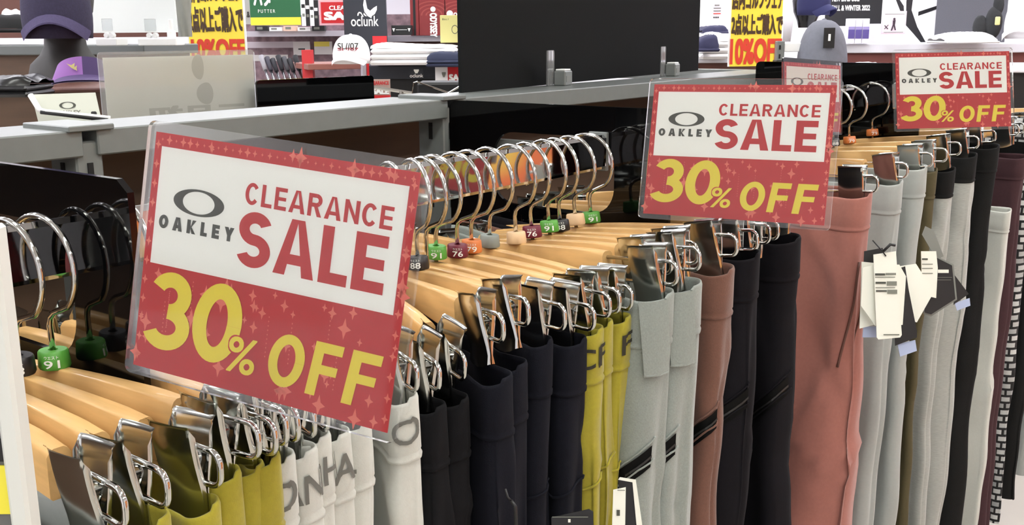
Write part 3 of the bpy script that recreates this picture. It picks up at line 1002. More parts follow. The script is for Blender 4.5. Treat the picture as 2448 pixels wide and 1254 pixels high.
def sale_sign(bl, br, tl, label, w=0.210, h=0.148, margin=0.006, seed=3, front=True):
    M, W, H = frame_from(bl, br, tl)
    t = thing('sale_sign', label, 'sign', M, 'clearance sale signs')
    pw, ph_ = W-2*margin, H-2*margin
    x0, z0 = margin, margin*0.9
    ux = lambda u: x0+u*pw
    vz = lambda v: z0+(1-v)*ph_
    obj('clear_sleeve', MB().prism(rrect(0, W, 0, H, 0.005), -0.0012, 0.0016), M_clear, t)
    card = obj('red_card', MB().box((x0+pw/2, 0.0001, z0+ph_/2), (pw, 0.0008, ph_)), M_red, t)
    yf = -0.00035
    obj('white_field', MB().box((ux(.5), yf-.0001, vz(.302)), (pw*.94, 0.0002, ph_*.492)), M_white, card)
    st = MB(); r = random.Random(seed)
    for k in range(90):
        u, v = r.random(), r.random()
        if .02 < u < .98 and .045 < v < .56: 
            continue
        st.add([(p[0], yf-.00005, p[1]) for p in star_poly(ux(u), vz(v), r.choice((.0026, .0042, .0064)))], [tuple(range(8))])
    for k in range(34):
        u = .03+.95*k/33; sz = r.choice((.0016, .003, .0042))
        st.add([(p[0], yf-.00005, p[1]) for p in star_poly(ux(u), vz(.027), sz*.8)], [tuple(range(8))])
        if k % 3 == 0:
            for uu in (.014, .986): st.add([(p[0], yf-.00005, p[1]) for p in star_poly(ux(uu), vz(.05+.9*k/33), .0032)], [tuple(range(8))])
    for k in range(8):
        u = r.uniform(.08, .95); v0 = r.uniform(.58, .75)
        for j in range(10):
            st.add([(p[0], yf-.00005, p[1]) for p in star_poly(ux(u), vz(v0+j*.018), .0008)], [tuple(range(8))])
    obj('sparkle_pattern', st, M_star, card)
    yt = yf-.0003
    # oval ring
    rg = MB(); n = 40
    ro, ri = [], []
    for i in range(n):
        a = 2*math.pi*i/n
        ro.append((ux(.205)+pw*.104*math.cos(a), yt, vz(.264)+ph_*.055*math.sin(a))); ri.append((ux(.205)+pw*.065*math.cos(a), yt, vz(.264)+ph_*.046*math.sin(a)))
    rg.grid([ri, ro], closed=True)
    obj('oval_logo', rg, M_ink, card)

    def lt(s, u0, u1, v0, v1, mt, **k): return text_obj('lettering', s, ux(u0), ux(u1), vz(v1), vz(v0), mt, card, y=k.pop('y', yt), **k)
    def bl_(s_, u0, u1, v0, v1, mt, **k): return obj('lettering', block_into(MB(), s_, ux(u0), ux(u1), vz(v1), vz(v0), yt, **k), mt, card)
    bl_('OAKLEY', .050, .358, .338, .395, M_ink, t=.30, gap=.42)
    bl_('CLEARANCE', .386, .930, .143, .232, M_red, t=.20, gap=.14)
    bl_('SALE', .376, .925, .257, .482, M_red, t=.23, gap=.09)
    bl_('3', .030, .222, .570, .905, M_yellow, t=.22, shear=.10)
    bl_('0', .232, .428, .570, .905, M_yellow, t=.23, shear=.10)
    lt('%', .382, .500, .765, .925, M_red, y=yt-.00015, heavy=.05, shear=.12)
    lt('%', .386, .497, .770, .920, M_yellow, y=yt-.0003, heavy=.012, shear=.12)
    bl_('O', .545, .680, .712, .930, M_yellow, t=.22, shear=.12)
    bl_('F', .692, .818, .712, .930, M_yellow, t=.22, shear=.14)
    bl_('F', .826, .957, .712, .930, M_yellow, t=.22, shear=.14)
    # small clear fitting that fastens the sleeve to the divider behind it
    obj('clear_holder', MB().box((0.012, 0.009, H*.45), (0.016, 0.014, 0.05), bev=.002), M_clear2, t)
    return t


sale_sign(at(300, 885, D=.655), at(945, 1062, D=.579), at(230, 290, D=.655), 'large red and white 30% off clearance sale sign nearest the camera', seed=3)
sale_sign(at(1525, 520, D=1.181), at(1983, 552, D=1.080), at(1540, 188, D=1.181), 'red and white 30% off clearance sale sign over the grey and black trousers', seed=3)
sale_sign(at(2138, 315, D=1.99), at(2425, 308, D=2.0), at(2143, 120, D=1.99), 'small distant 30% off clearance sale sign above the charcoal trousers', seed=3)

# ================================================================== things standing on and behind the rack


def board(name, label, cat, xl, xr, yt, yb, Dl, Dr, mt, th=0.004, rects=(), texts=(), group=None, part='sheet', corner=0.0, lean=0.0, stand=False):
    """upright flat board with printed fields; u, v run 0..1 from the left and from the top"""
    M, w, h = upright(xl, xr, yt, yb, Dl, Dr)
    if lean: M = M @ Matrix.Rotation(math.radians(lean), 4, 'X')
    t = thing(name, label, cat, M, group)
    poly = rrect(0, w, 0, h, corner, 4) if corner else [(0, 0), (w, 0), (w, h), (0, h)]
    sh = obj(part, MB().prism(poly, 0, th), mt, t)
    for i, (u0, u1, v0, v1, m_) in enumerate(rects):
        obj('printed_field', MB().box(((u0+u1)/2*w, -.0004-.0002*i, (1-(v0+v1)/2)*h), ((u1-u0)*w, .0008, (v1-v0)*h)), m_, sh)
    if stand: obj('stand', MB().tube([(w/2, th+.006, h*.6), (w/2, th+.006, -M.translation.z+.01)], .005, 8).lathe([(.09, 0), (.09, .01), (.02, .014)], 20, (w/2, th+.006, -M.translation.z)), M_frame, t)
    for (tx, u0, u1, v0, v1, m_, kw) in texts:
        text_obj('lettering', tx, u0*w, u1*w, (1-v1)*h, (1-v0)*h, m_, sh, y=-.003, **kw)
    return t, w, h


# large black card held in two clear clips on the beam
Mb = Matrix.Translation((0.505, BY+0.122, BZ))
c0 = at(1104, 222, Z=BZ); c1 = at(1669, 168, Z=BZ)
c1 = c0+(c1-c0).normalized()*min((c1-c0).length, 2)
Mb, wb, _ = frame_from(c0, Vector((c1.x, c1.y, c0.z)), c0+Vector((0, 0, 1)))
t = thing('display_card', 'large plain black card standing in clear clips on the beam', 'card', Mb)
obj('sheet', MB().prism([(0, 0), (wb, 0), (wb, 0.62), (0, 0.62)], 0, 0.006), M_card, t)
for i, (px, py, lab) in enumerate(((1340, 205, 'small clear card clip on the beam, nearer the camera'), (1583, 182, 'small clear card clip on the beam, beside the middle sale sign'))):
    p = at(px, py, Y=BY+.02)
    r = at(px, py, Z=BZ)
    base = Vector((r.x, min(r.y, BY+.09), BZ))
    k = (CAM-base).length
    # stand it on the beam just in front of the card
    dpt = (c0-base); 
    t = thing('card_clip', lab, 'clip', Matrix.Translation(base) @ Matrix.Rotation(math.radians(12), 4, 'Z'), 'clear card clips')
    obj('clear_tongue', MB().prism(rrect(-0.030, 0.0, 0, 0.062, .004), 0.012, 0.0145), M_clear2, t)
    b_ = obj('clamp_body', MB().box((0.012, 0, 0.013), (0.034, 0.022, 0.026), bev=.002), M_frame, t)
    obj('clamp_lid', MB().box((0.012, 0, 0.0275), (0.028, 0.018, 0.003), bev=.001), M_paper, b_)
    obj('clamp_window', MB().box((0.012, -0.0112, 0.012), (0.022, 0.001, 0.010)), mat('clip_window_grey', (120, 122, 118), .5), b_)  # plain mid-grey plate on the clamp front

# back of another sign in a sleeve, on the far side of the rack
M, w, h = upright(248, 618, 125, 300, 1.50, 1.66)
t = thing('sign_sleeve', 'pale blank back of a sign in a clear sleeve behind the beam', 'sign', M)
obj('clear_sleeve', MB().prism(rrect(0, w, 0, h, .006), -0.001, 0.002), M_clear2, t)
pc = obj('paper', MB().box((w*.51, 0.0005, h*.47), (w*.96, 0.0008, h*.92)), M_cream, t)
show = mat('show_through_print', (216, 214, 200), 0.6)
text_obj('show_through_lettering', '元旦初', w*.28, w*.93, h*.02, h*.28, show, pc, y=-.0004, heavy=.05, mirror=True)
lf = MB()
for (cx, cz, rx, rz) in ((.62, .78, .05, .17), (.66, .42, .07, .15)):
    lf.add([(w*(cx+rx*math.cos(a)*(.6 if math.cos(a) > 0 else 1)), -.0004, h*(cz+rz*math.sin(a))) for a in [i*math.pi/10 for i in range(20)]], [tuple(range(20))])
obj('show_through_motif', lf, show, pc)

# glossy black plate further along the beam
M, w, h = upright(617, 896, 187, 262, 1.62, 1.78)
t = thing('black_plate', 'low glossy black acrylic plate standing behind the beam', 'panel', M)
obj('sheet', MB().prism(rrect(0, w, 0, h, .006), 0, 0.004), M_black, t)
obj('foot', MB().box((w/2, .02, .004), (w*.8, .05, .008), bev=.001), M_black, t)

# small clear brand easel on the left end of the beam
M, w, h = upright(84, 244, 222, 296, 1.18, 1.20)
M = M @ Matrix.Rotation(math.radians(-14), 4, 'X')
t = thing('brand_stand', 'small clear acrylic brand stand with grey oval on the beam end', 'sign', M)
st = obj('clear_plate', MB().prism([(0.004, 0), (w, 0), (w*.93, h), (-.002, h*.98)], 0, .003), mat('frosted_acrylic', (205, 208, 196), .35), t)
rg = MB(); ro, ri = [], []
for i in range(32):
    a = 2*math.pi*i/32
    ro.append((w*.50+w*.125*math.cos(a), -.0005, h*.60+h*.115*math.sin(a))); ri.append((w*.50+w*.085*math.cos(a), -.0005, h*.60+h*.095*math.sin(a)))
rg.grid([ri, ro], closed=True)
obj('oval_logo', rg, M_ink, st)
text_obj('lettering', 'OAKLEY', w*.33, w*.69, h*.30, h*.44, M_ink2, st, heavy=.03)
obj('support_bar', MB().tube([(-0.002, -.006, h*.93), (w*.10, -.012, h*.42), (w*.2, -.014, h*.34), (w*1.15, -.016, h*.06)], .0032, 8), M_paper, t, smooth='all')
obj('support_edge', MB().tube([(w*.12, -.015, h*.33), (w*1.12, -.019, h*.0)], .0022, 8), M_dark, t, smooth='all')
obj('corner_peg', MB().box((w*.9, -.008, h*.17), (.006, .006, .012), bev=.001), M_dark, t)

# ------------------------------------------------------------------ folded clothes, caps


def lump(w, d, h, seed, flat=0.5, nx=14, ny=10):
    """soft folded pile: rounded slab with uneven top, origin bottom front-left"""
    r = random.Random(seed); ph = [r.uniform(0, 6) for _ in range(6)]
    rows = []
    for i in range(ny+1):
        a = math.pi*i/ny            # wraps from the front edge over the top to the back edge
        row = []
        for j in range(nx+1):
            u = j/nx
            e = min(1, 4*u*(1-u)*1.6)**.5
            top = h*(flat+(1-flat)*(0.5+0.5*math.sin(2.6*u+ph[0])))*(0.35+0.65*e)
            y = d/2-d/2*math.cos(a)*(0.9+.1*e)+.006*math.sin(9*u+ph[1])
            z = top*min(1, math.sin(a)*1.8)**.6+.004*math.sin(13*u+5*a+ph[2])*math.sin(a)
            row.append((w*u, y, max(0, z)))
        rows.append(row)
    return MB().grid(rows, flip=False)


def folded(name, label, xl, xr, yt, yb, D, mt, layers=2, depth=0.28, seed=1, flat=.6, cat='shirt', group=None, edge=None):
    M, w, h = upright(xl, xr, yt, yb, D, D)
    t = thing(name, label, cat, M, group)
    z = 0.0
    lh = h*0.22
    for k in range(layers):
        obj('folded_layer', MB().box((w/2, depth/2, z+lh/2), (w*(1-.02*k), depth, lh*.92), bev=lh*.4), mt, t, smooth=True); z += lh
    o = obj('top_fold', lump(w*.97, depth*.95, max(.01, h-z), seed, flat), mt, t, smooth='all')
    o.location = (w*.015, 0.01, z)
    return t


def cap_thing(name, label, xl, xr, yt, yb, D, mt, brim=True, brim_mt=None, turn=0.0, squash=1.0, logo=None, panel=None, visor=False, cat='cap', bl=.5):
    M, w, h = upright(xl, xr, yt, yb, D, D)
    M = M @ Matrix.Translation((w/2, 0, 0)) @ Matrix.Rotation(math.radians(turn), 4, 'Z')
    t = thing(name, label, cat, M)
    R = w/2
    hb = h*.25 if brim else 0
    prof = [(R*.90, 0.0), (R*.93, hb*.6)] if brim else []
    for i in range(11):
        a = math.radians(88*i/10)
        prof.append((max(.001, R*.94*math.cos(a)**.75), hb+(h-hb)*math.sin(a)*squash))
    if visor: prof = prof[:7]
    cr = MB().lathe(prof, 28, sy=1.12, cap=not visor)
    obj('crown', cr, mt, t, smooth='all')
    if not visor: obj('top_button', MB().lathe([(.008, h*squash-.004), (.007, h*squash+.002), (.002, h*squash+.004)], 10), mt, t, smooth='all')
    if brim:
        rows = []
        for i in range(7):
            f = i/6; row = []
            for j in range(17):
                u = -1+2*j/16
                x = R*.92*u*(1-.10*f)
                y0 = -R*.98*1.06*math.sqrt(max(0, 1-(u*.92)**2))
                y = y0-f*R*bl*(1-.4*u*u)
                z = hb*1.15-hb*.80*(u*u)-f*hb*(.25+.4*bl)
                row.append((x, y, z))
            rows.append(row)
        mb = MB().grid(rows)
        mb.grid([[(p[0], p[1], p[2]-.004) for p in r_] for r_ in rows], flip=True)
        mb.grid([rows[-1], [(p[0], p[1], p[2]-.004) for p in rows[-1]]])
        obj('brim', mb, brim_mt or mt, t, smooth='all')
    return t, w, h


# ---- left: display table behind the rack
M_shelfw = mat('shelf_edge', (96, 100, 98), 0.4)
M_brown2 = mat('red_brown_board', (96, 58, 48), 0.5, noise=0.1, nscale=6)


def counter(name, label, cat, xl, xr, yt, yb, Dl, Dr, top_mt, body_mt, depth=0.6, inset=0.02, edge_h=None):
    """counter standing on the floor: edge strip seen between rows yt..yb, body below it"""
    M, w, h = upright(xl, xr, yt, yb, Dl, Dr)
    z = M.translation.z
    M.translation.z = 0
    t = thing(name, label, cat, M)
    obj('top_board', MB().box((w/2, depth/2, z+h/2), (w, depth, h), bev=.003), top_mt, t)
    obj('body', MB().box((w/2, depth/2, z/2), (w-2*inset, depth-2*inset, z)), body_mt, t)
    return t


counter('display_counter', 'grey topped brown counter behind the rack on the left', 'counter', -260, 345, 109, 132, 3.15, 2.95, M_shelfw, M_brown, depth=0.3)
counter('display_bench', 'lower brown bench carrying the purple visor', 'bench', -220, 330, 212, 222, 2.30, 2.30, M_brown2, M_brown, depth=0.42)

M_manq = mat('mannequin_grey', (54, 52, 49), 0.6)
M, w, h = upright(62, 236, 62, 218, 2.62, 2.62)
M = M @ Matrix.Translation((w*.47, 0.06, 0))
t = thing('mannequin_head', 'dark grey mannequin neck and head under the purple knit cap', 'mannequin', M)
px = w/174
prof = [(px*98, 0), (px*95, px*20), (px*84, px*62), (px*60, px*85), (px*49, px*105), (px*46, px*135), (px*54, px*160), (px*70, px*185), (px*76, px*220), (px*66, px*260), (px*30, px*285), (px*3, px*290)]
obj('bust', MB().lathe(prof, 32, sy=.9), M_manq, t, smooth='all')
F_pur = mat('knit_purple_grey', (52, 47, 70), 0.95, noise=0.12, nscale=160, bump=0.5, bscale=350)
F_pur2 = mat('knit_purple_brim', (72, 64, 96), 0.95, noise=0.1, nscale=160, bump=0.4, bscale=350)
t2, w2, h2 = cap_thing('knit_cap', 'purple grey knit cap with short brim on the mannequin head', 58, 226, -100, 92, 2.56, F_pur, brim_mt=F_pur2, turn=14, cat='hat', bl=.35)
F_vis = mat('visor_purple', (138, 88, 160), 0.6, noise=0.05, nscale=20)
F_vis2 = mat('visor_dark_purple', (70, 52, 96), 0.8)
M, w, h = upright(90, 252, 137, 212, 2.22, 2.22)
M = M @ Matrix.Translation((w/2, 0.08, 0)) @ Matrix.Rotation(math.radians(18), 4, 'Z')
t = thing('sun_visor', 'bright purple sun visor with dark brim lying on the bench', 'visor', M)
R = w*.5
rows, rows2 = [], []
for i in range(33):
    a = math.radians(-180+180*i/32)
    a = max(-math.pi, min(0, a)); rows.append([(R*math.cos(a)*(1-.05*k), R*.9*math.sin(a)*(1-.05*k), h*.30*max(0, math.sin(-a))**.5+h*(.40+.30*math.sin(-a))*k/4) for k in range(5)])
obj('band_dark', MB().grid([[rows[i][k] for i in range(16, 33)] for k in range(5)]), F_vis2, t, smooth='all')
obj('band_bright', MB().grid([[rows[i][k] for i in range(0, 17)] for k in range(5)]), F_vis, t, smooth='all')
br = []
for i in range(7):
    f = i/6
    br.append([(R*(1+.02*f)*math.cos(math.radians(-175+170*j/20)), R*.9*math.sin(math.radians(-175+170*j/20))*(1+.75*f), h*.42*(math.sin(math.pi*j/20)**.8)*(1-.35*f)+.001) for j in range(21)])
mb = MB().grid(br); mb.grid([[(p[0], p[1], p[2]-.003) for p in r_] for r_ in br], flip=True)
obj('brim', mb, F_vis2, t, smooth='all')
em = MB()
for (x_, z_, s_) in ((-.30, .72, .13), (-.22, .66, .10)):
    a = math.asin(max(-1, min(1, x_))); 
    em.add([(R*.99*x_+s_*R*dx*.8, -R*.9*math.cos(a)*.99-.003, h*z_+s_*R*dz) for dx, dz in ((-1.2, .5), (0, .1), (1, .6), (.8, -.3), (.9, -1), (0, -.5))], [tuple(range(6))])
obj('gold_emblem', em, mat('gold_thread', (206, 192, 130), .6), t)

F_glossy = mat('glossy_black_nylon', (16, 16, 17), 0.28, bump=0.6, bscale=25)
folded('folded_jacket', 'glossy black folded jacket at the left edge below the mannequin', -120, 66, 172, 234, 2.02, F_glossy, 2, .13, 5, .5, 'jacket')
F_bk2 = mat('cloth_soft_black', (18, 18, 18), .9)
folded('folded_trousers', 'black folded garment on the counter behind the mannequin', -60, 66, 34, 78, 3.2, F_bk2, 1, .3, 8, .8, 'clothes')
folded('folded_towel', 'crumpled white towel on the black garment behind the mannequin', -4, 52, 14, 44, 3.3, M_paper, 1, .12, 9, .4, 'towel')
board('shelf_backdrop', 'red brown shelf backdrop behind the mannequin head', 'panel', -150, 425, -60, 90, 3.9, 3.9, M_brown2, .02)

M_brd = mat('white_board', (226, 230, 228), .5)
board('white_board', 'large white board held in two clear clamps behind the mannequin', 'board', 212, 424, -120, 78, 2.95, 2.9, M_brd, .006, lean=2)
for i, (x0_, x1_, lab) in enumerate(((232, 282, 'white clamp foot under the white board, beside the knit cap'), (332, 424, 'longer white clamp foot with a peg under the white board'))):
    M, w, h = upright(x0_, x1_, 92, 109, 2.86, 2.84)
    t = thing('board_clamp', lab, 'clamp', M, 'white board clamps')
    obj('foot', MB().box((w/2, .02, h/2), (w, .05, h), bev=.002), M_paper, t)
    cx = w*.62 if i == 0 else w*.36
    obj('clear_jaw', MB().box((cx, -.004, h+.036), (.034, .004, .034), bev=.001), M_clear2, t)
    for sx in (-.008, .010): obj('hinge', MB().lathe([(.007, -.006), (.0075, 0), (.007, .006)], 14), M_paper, t, M=Matrix.Translation((cx+sx, .002, h+.008)) @ Matrix.Rotation(math.pi/2, 4, 'X'))
    if i: obj('peg', MB().lathe([(.012, 0), (.012, .018), (.006, .022), (.006, .05), (.004, .052)], 14, (w*.78, .02, h)), M_paper, t, smooth=True)

# grey hanging garment between the white board and the poster
M, w, h = upright(424, 462, -80, 88, 3.3, 3.3)
t = thing('hanging_garment', 'grey garment hanging between the white board and the yellow poster', 'clothes', M)
obj('cloth', MB().grid([[(w*(.5+.5*math.cos(a)*(1-.25*abs(2*k/10-1))), .03*math.sin(a)+.006*math.sin(5*a+k), h*k/10) for a in [i*2*math.pi/24 for i in range(24)]] for k in range(11)], closed=True), mat('cloth_mid_grey', (140, 140, 132), .9), t, smooth='all')

# ---- yellow posters
M_pyel = mat('poster_yellow', (250, 222, 70), .5)
M_pbr = mat('poster_brown_ink', (66, 44, 22), .5)
M_pred = mat('poster_red_ink', (214, 62, 40), .5)
PT = [('店内ゴルフウェア', .02, .98, .33, .51, M_pbr, dict(heavy=.05)), ('2点以上ご購入で', .02, .98, .55, .745, M_pbr, dict(heavy=.05)), ('10%OFF', .02, .98, .79, .99, M_pred, dict(heavy=.07))]
board('sale_poster', 'yellow 10% off poster beside the green board', 'poster', 452, 592, -150, 144, 3.60, 3.55, M_paper, .004, rects=((.03, .97, 0.0, 1.0, M_pyel),), texts=[('店内ゴルフウェア', .03, .97, .38, .545, M_pbr, dict(heavy=.05)), ('2点以上ご購入で', .05, .97, .575, .78, M_pbr, dict(heavy=.05)), ('10%OFF', .06, .97, .83, 1.0, M_pred, dict(heavy=.045))], group='yellow sale posters')
board('sale_poster', 'yellow 10% off poster standing beside the grey knit cap', 'poster', 1740, 1868, -150, 158, 3.55, 3.60, M_paper, .004, rects=((.03, .97, 0.0, 1.0, M_pyel),), texts=[('店内ゴルフウェア', .03, .98, .42, .575, M_pbr, dict(heavy=.05)), ('2点以上ご購入で', .03, .98, .605, .765, M_pbr, dict(heavy=.05)), ('10%OFF', .02, .98, .79, .985, M_pred, dict(heavy=.045))], group='yellow sale posters')

# ---- golf corner: far shelf with putters
M_lav = mat('shelf_metal', (186, 182, 190), .35, metal=.3)
M_mauve = mat('mauve_goods', (120, 98, 104), .8, noise=.5, nscale=22)
board('back_panel', 'mauve product panel of the far golf shelf', 'panel', 560, 1000, 40, 200, 6.2, 6.2, M_mauve, .02, rects=((.03, .34, .38, .47, mat('panel_lilac', (176, 166, 172), .6)), (.05, .30, .57, .66, mat('label_strip', (190, 186, 184), .6))))
board('shelf_strip', 'silver shelf edge below the green putter board', 'shelf', 586, 835, 74, 87, 5.9, 5.9, M_lav, .3)
M_grn = mat('board_green', (30, 96, 56), .5); M_gyel = mat('board_yellow', (226, 214, 60), .5)
board('putter_board', 'green putter sign with yellow lower strip', 'sign', 600, 720, -70, 60, 5.0, 5.0, M_grn, .006, rects=((0, 1, .86, 1.0, M_gyel),), texts=(('パター', .08, .62, .36, .66, M_white, dict(heavy=.05)), ('PUTTER', .16, .50, .72, .78, M_white, dict(space=1.4))))
board('price_board', 'grey leaflet hanging left of the green putter sign', 'leaflet', 586, 602, -60, 58, 5.05, 5.05, mat('leaflet_grey', (176, 174, 168), .6), .003, texts=(('♟', .3, .8, .75, .86, M_dark, {}),))
for i in range(4):
    board('goods_card', ('black and white packaged goods, %s of the row beside the red sale card' % ORD[i]), 'package', 722+i*10, 732+i*10, -10+i*4, 62, 5.8, 5.8, M_paper if i % 2 == 0 else M_dark, .02, rects=((.1, .9, .3, .42, M_dark if i % 2 == 0 else M_paper), (.2, .8, .6, .7, M_ink2)), group='packaged goods beside the red card')
for i in range(5):
    board('small_box', 'small goods box on the far shelf, %s from the yellow poster' % ORD[i], 'box', 610+i*34, 640+i*34, 62+(i % 2)*3, 74, 5.85, 5.85, (M_dark, M_paper, mat('box_peach', (226, 190, 170), .6), M_paper, M_dark)[i], .06, rects=((.15, .6, .2, .7, M_ink2),), group='small boxes on the far shelf')
board('sale_card', 'small red clearance sale card beside the dark brand board', 'sign', 764, 846, 2, 60, 5.5, 5.5, mat('card_pink', (224, 170, 176), .5), .004, rects=((.06, .96, .08, .92, M_red),), texts=(('CLEARANCE', .30, 1.4, .22, .40, M_white, dict(heavy=.03)), ('SALE', .14, 1.3, .46, .80, M_white, dict(heavy=.06))))
board('price_card', 'yellow headed price card on the mauve panel', 'label', 752, 795, 100, 130, 6.1, 6.1, mat('label_strip', (190, 186, 184), .6), .004, rects=((0, .85, 0, .38, mat('label_yellow', (206, 190, 80), .6)),))
board('price_card', 'grey price card above the red post', 'label', 702, 742, 100, 132, 6.1, 6.1, mat('label_strip', (190, 186, 184), .6), .004, rects=((.3, .7, .5, .6, M_dark),))
# putter grips in a row
grip_cols = [(150, 148, 152), (58, 56, 66), (34, 34, 40), (24, 24, 30), (60, 60, 64), (30, 30, 34), (20, 20, 24)]
for i in range(7):
    a = at(624+i*13.5, 133+(i % 3)*4, D=5.2); b = at(642+i*13.5, 192, D=5.15)
    M = Matrix.Translation(b)
    t = thing('golf_grip', 'golf club grip leaning in the rack, %s from the blank sign sleeve' % (ORD+['seventh'])[i], 'golf club', M, 'golf grips in a row')
    d = a-b
    obj('grip', MB().tube([d*.42, d*.7, d*.98, d], [.011, .012, .014, .009], 10), mat('grip_%d' % i, grip_cols[i], .7), t, smooth='all')
    obj('shaft', MB().tube([d*-1.2, d*.42], .007, 8), mat('steel_shaft', (190, 190, 195), .2, metal=1), t, smooth='all')
M, w, h = upright(724, 752, 119, 190, 5.0, 5.0)
M.translation.z = 0; z_ = at(738, 119, D=5.0).z
tag(obj('red_post', MB().prism([(0, 0), (w*1.25, 0), (w*.85, z_), (0, z_)], 0, .05), mat('post_red', (196, 52, 54), .5), M=M), 'red upright post beside the golf grips', 'post')

# ---- dark brand board, cap table
M_navy = mat('brand_navy', (38, 42, 50), .5)
t, w, h = board('brand_board', 'dark navy brand board with white winged emblem behind the white cap', 'sign', 825, 926, -60, 124, 5.2, 5.2, M_navy, .03, rects=((.66, 1.0, .80, 1.0, mat('brand_red', (214, 40, 46), .5)),), texts=(('oclunk', .17, .82, .545, .675, M_white, dict(bold=.01)),))
sh = t.children[0]
wing = MB()
wq = lambda zx, zy: (w*(560+zx/3.918-825)/101, -.003, h*(1-(zy/3.918+60)/184))
for poly in (((1236, 2), (1248, 8), (1262, 92), (1288, 112), (1284, 172), (1262, 160), (1234, 120), (1224, 60)), ((1290, 110), (1322, 84), (1352, 68), (1350, 104), (1330, 142), (1302, 160), (1296, 180), (1284, 172)), ((1228, 128), (1256, 162), (1240, 160), (1224, 146)), ((1166, 156), (1170, 134), (1184, 120), (1204, 126), (1226, 166), (1218, 168), (1200, 138), (1184, 132), (1178, 156))):
    wing.add([wq(*p) for p in poly], [tuple(range(len(poly)))[::-1]])
obj('winged_emblem', wing, M_white, sh)
counter('cap_table', 'dark table with white brand mark carrying the white cap and shirts', 'table', 866, 1240, 157, 188, 5.0, 5.0, M_navy, M_dark, depth=.7)
M, w, h = upright(736, 868, 152, 166, 4.9, 5.0)
t = thing('brown_shelf', 'red brown shelf end with metal edge beside the dark table', 'shelf', M)
obj('shelf_board', MB().box((w/2, .2, h/2), (w, .4, h), bev=.003), mat('shelf_brown', (140, 88, 76), .5), t)
obj('end_post', MB().box((w*1.0, -.01, -.03), (.022, .03, .14), bev=.002), M_lav, t)
obj('red_edge', MB().box((w*1.07, -.012, -.02), (.012, .02, .10)), mat('brand_red', (214, 40, 46), .5), t)
F_wcap = mat('cap_white', (238, 236, 234), .8)
t, w, h = cap_thing('baseball_cap', 'white baseball cap with small printed letters on the dark table', 794, 888, 84, 152, 4.75, F_wcap, turn=-8)
text_obj('cap_print', 'SL//07', -w*.20, w*.34, h*.50, h*.72, M_ink, t, y=-w*.48*1.04, heavy=.02)
text_obj('cap_print', 'SL//07', -w*.20, w*.34, h*.46, h*.56, mat('ink_red', (150, 50, 60), .5), t, y=-w*.48*1.05, heavy=.02)
folded('folded_shirts', 'stack of white folded shirts beside the white cap', 882, 1092, 96, 156, 4.8, F_wcap, 3, .35, 12, .35)
folded('folded_shirts', 'dark navy folded shirt beside the white shirts', 1018, 1150, 124, 160, 4.7, mat('shirt_navy', (38, 44, 66), .9), 2, .3, 13, .6)
board('table_mark', 'small white brand mark on the dark table front', 'sign', 980, 1012, 165, 186, 4.92, 4.92, M_navy, .003, texts=(('oclunk', .0, 1.0, .55, .95, M_white, dict(bold=.01)), ('v', .3, .7, .05, .5, M_white, dict(heavy=.1))))
board('sale_card', 'small white and red sale card hanging on the dark table', 'sign', 1041, 1112, 161, 200, 4.85, 4.85, M_paper, .003, rects=((.42, 1.0, .0, 1.0, M_red),), texts=(('SALE', .46, 1.08, .42, .84, M_white, dict(heavy=.06)), ('v', .22, .36, .3, .62, M_ink2, dict(heavy=.1))))
board('sale_card', 'half hidden clearance card below the dark table, beside the black plate', 'sign', 880, 934, 190, 240, 3.2, 3.2, mat('card_pink2', (176, 150, 140), .5), .003, rects=((0, 1, .75, 1, M_red),), texts=(('CLEARANCE', .1, .95, .08, .26, M_red, dict(heavy=.03)), ('SALE', .2, .95, .42, .70, M_paper, dict(heavy=.06))), stand=True)
# dark sunglasses-like visors and wires beyond the beam
M, w, h = upright(985, 1102, 186, 232, 2.6, 2.6)
t = thing('wire_tray', 'black tray with thin wire stays behind the beam', 'tray', M)
obj('tray', MB().box((w*.55, .06, h*.4), (w*.9, .12, h*.7), bev=.006), M_dark, t)
obj('wire', MB().tube([(0, -.01, 0), (w*.05, -.01, h*.75), (w*.12, -.01, h*.80), (w*.9, -.01, h*.1)], .002, 6), M_chrome, t)
obj('wire', MB().tube([(w*.6, -.02, 0), (w*.98, -.02, h*.55)], .002, 6), M_chrome, t)
M, w, h = upright(895, 985, 206, 232, 2.5, 2.5)
tag(obj('wire_rail', MB().tube([(0, 0, h*.9), (w, 0, h*.35)], .004, 8).tube([(w*.7, 0, h*.6), (w*.72, -.01, 0)], .004, 8), M_chrome, M=M), 'thin chrome wire rail beside the black tray', 'rail')

# ---- boxes on the shelf at the centre
board('shelf_strip', 'grey shelf edge under the red golf boxes', 'shelf', 926, 1120, 85, 99, 5.4, 5.4, M_lav, .35)
board('shelf_backdrop', 'red brown backdrop under the shelf of red golf boxes', 'panel', 926, 1130, 99, 170, 5.75, 5.75, M_brown2, .02)
M_bred = mat('box_dark_red', (128, 34, 36), .45); M_bred2 = mat('box_red_rings', (150, 60, 56), .45)


def carton(name, label, xl, xr, yt, yb, D, mt, depth=.1, turn=0, group=None):
    M, w, h = upright(xl, xr, yt, yb, D, D)
    if turn: M = M @ Matrix.Rotation(math.radians(turn), 4, 'Z')
    t = thing(name, label, 'box', M, group)
    return t, obj('carton', MB().box((w/2, depth/2, h/2), (w, depth, h), bev=.0015), mt, t), w, h


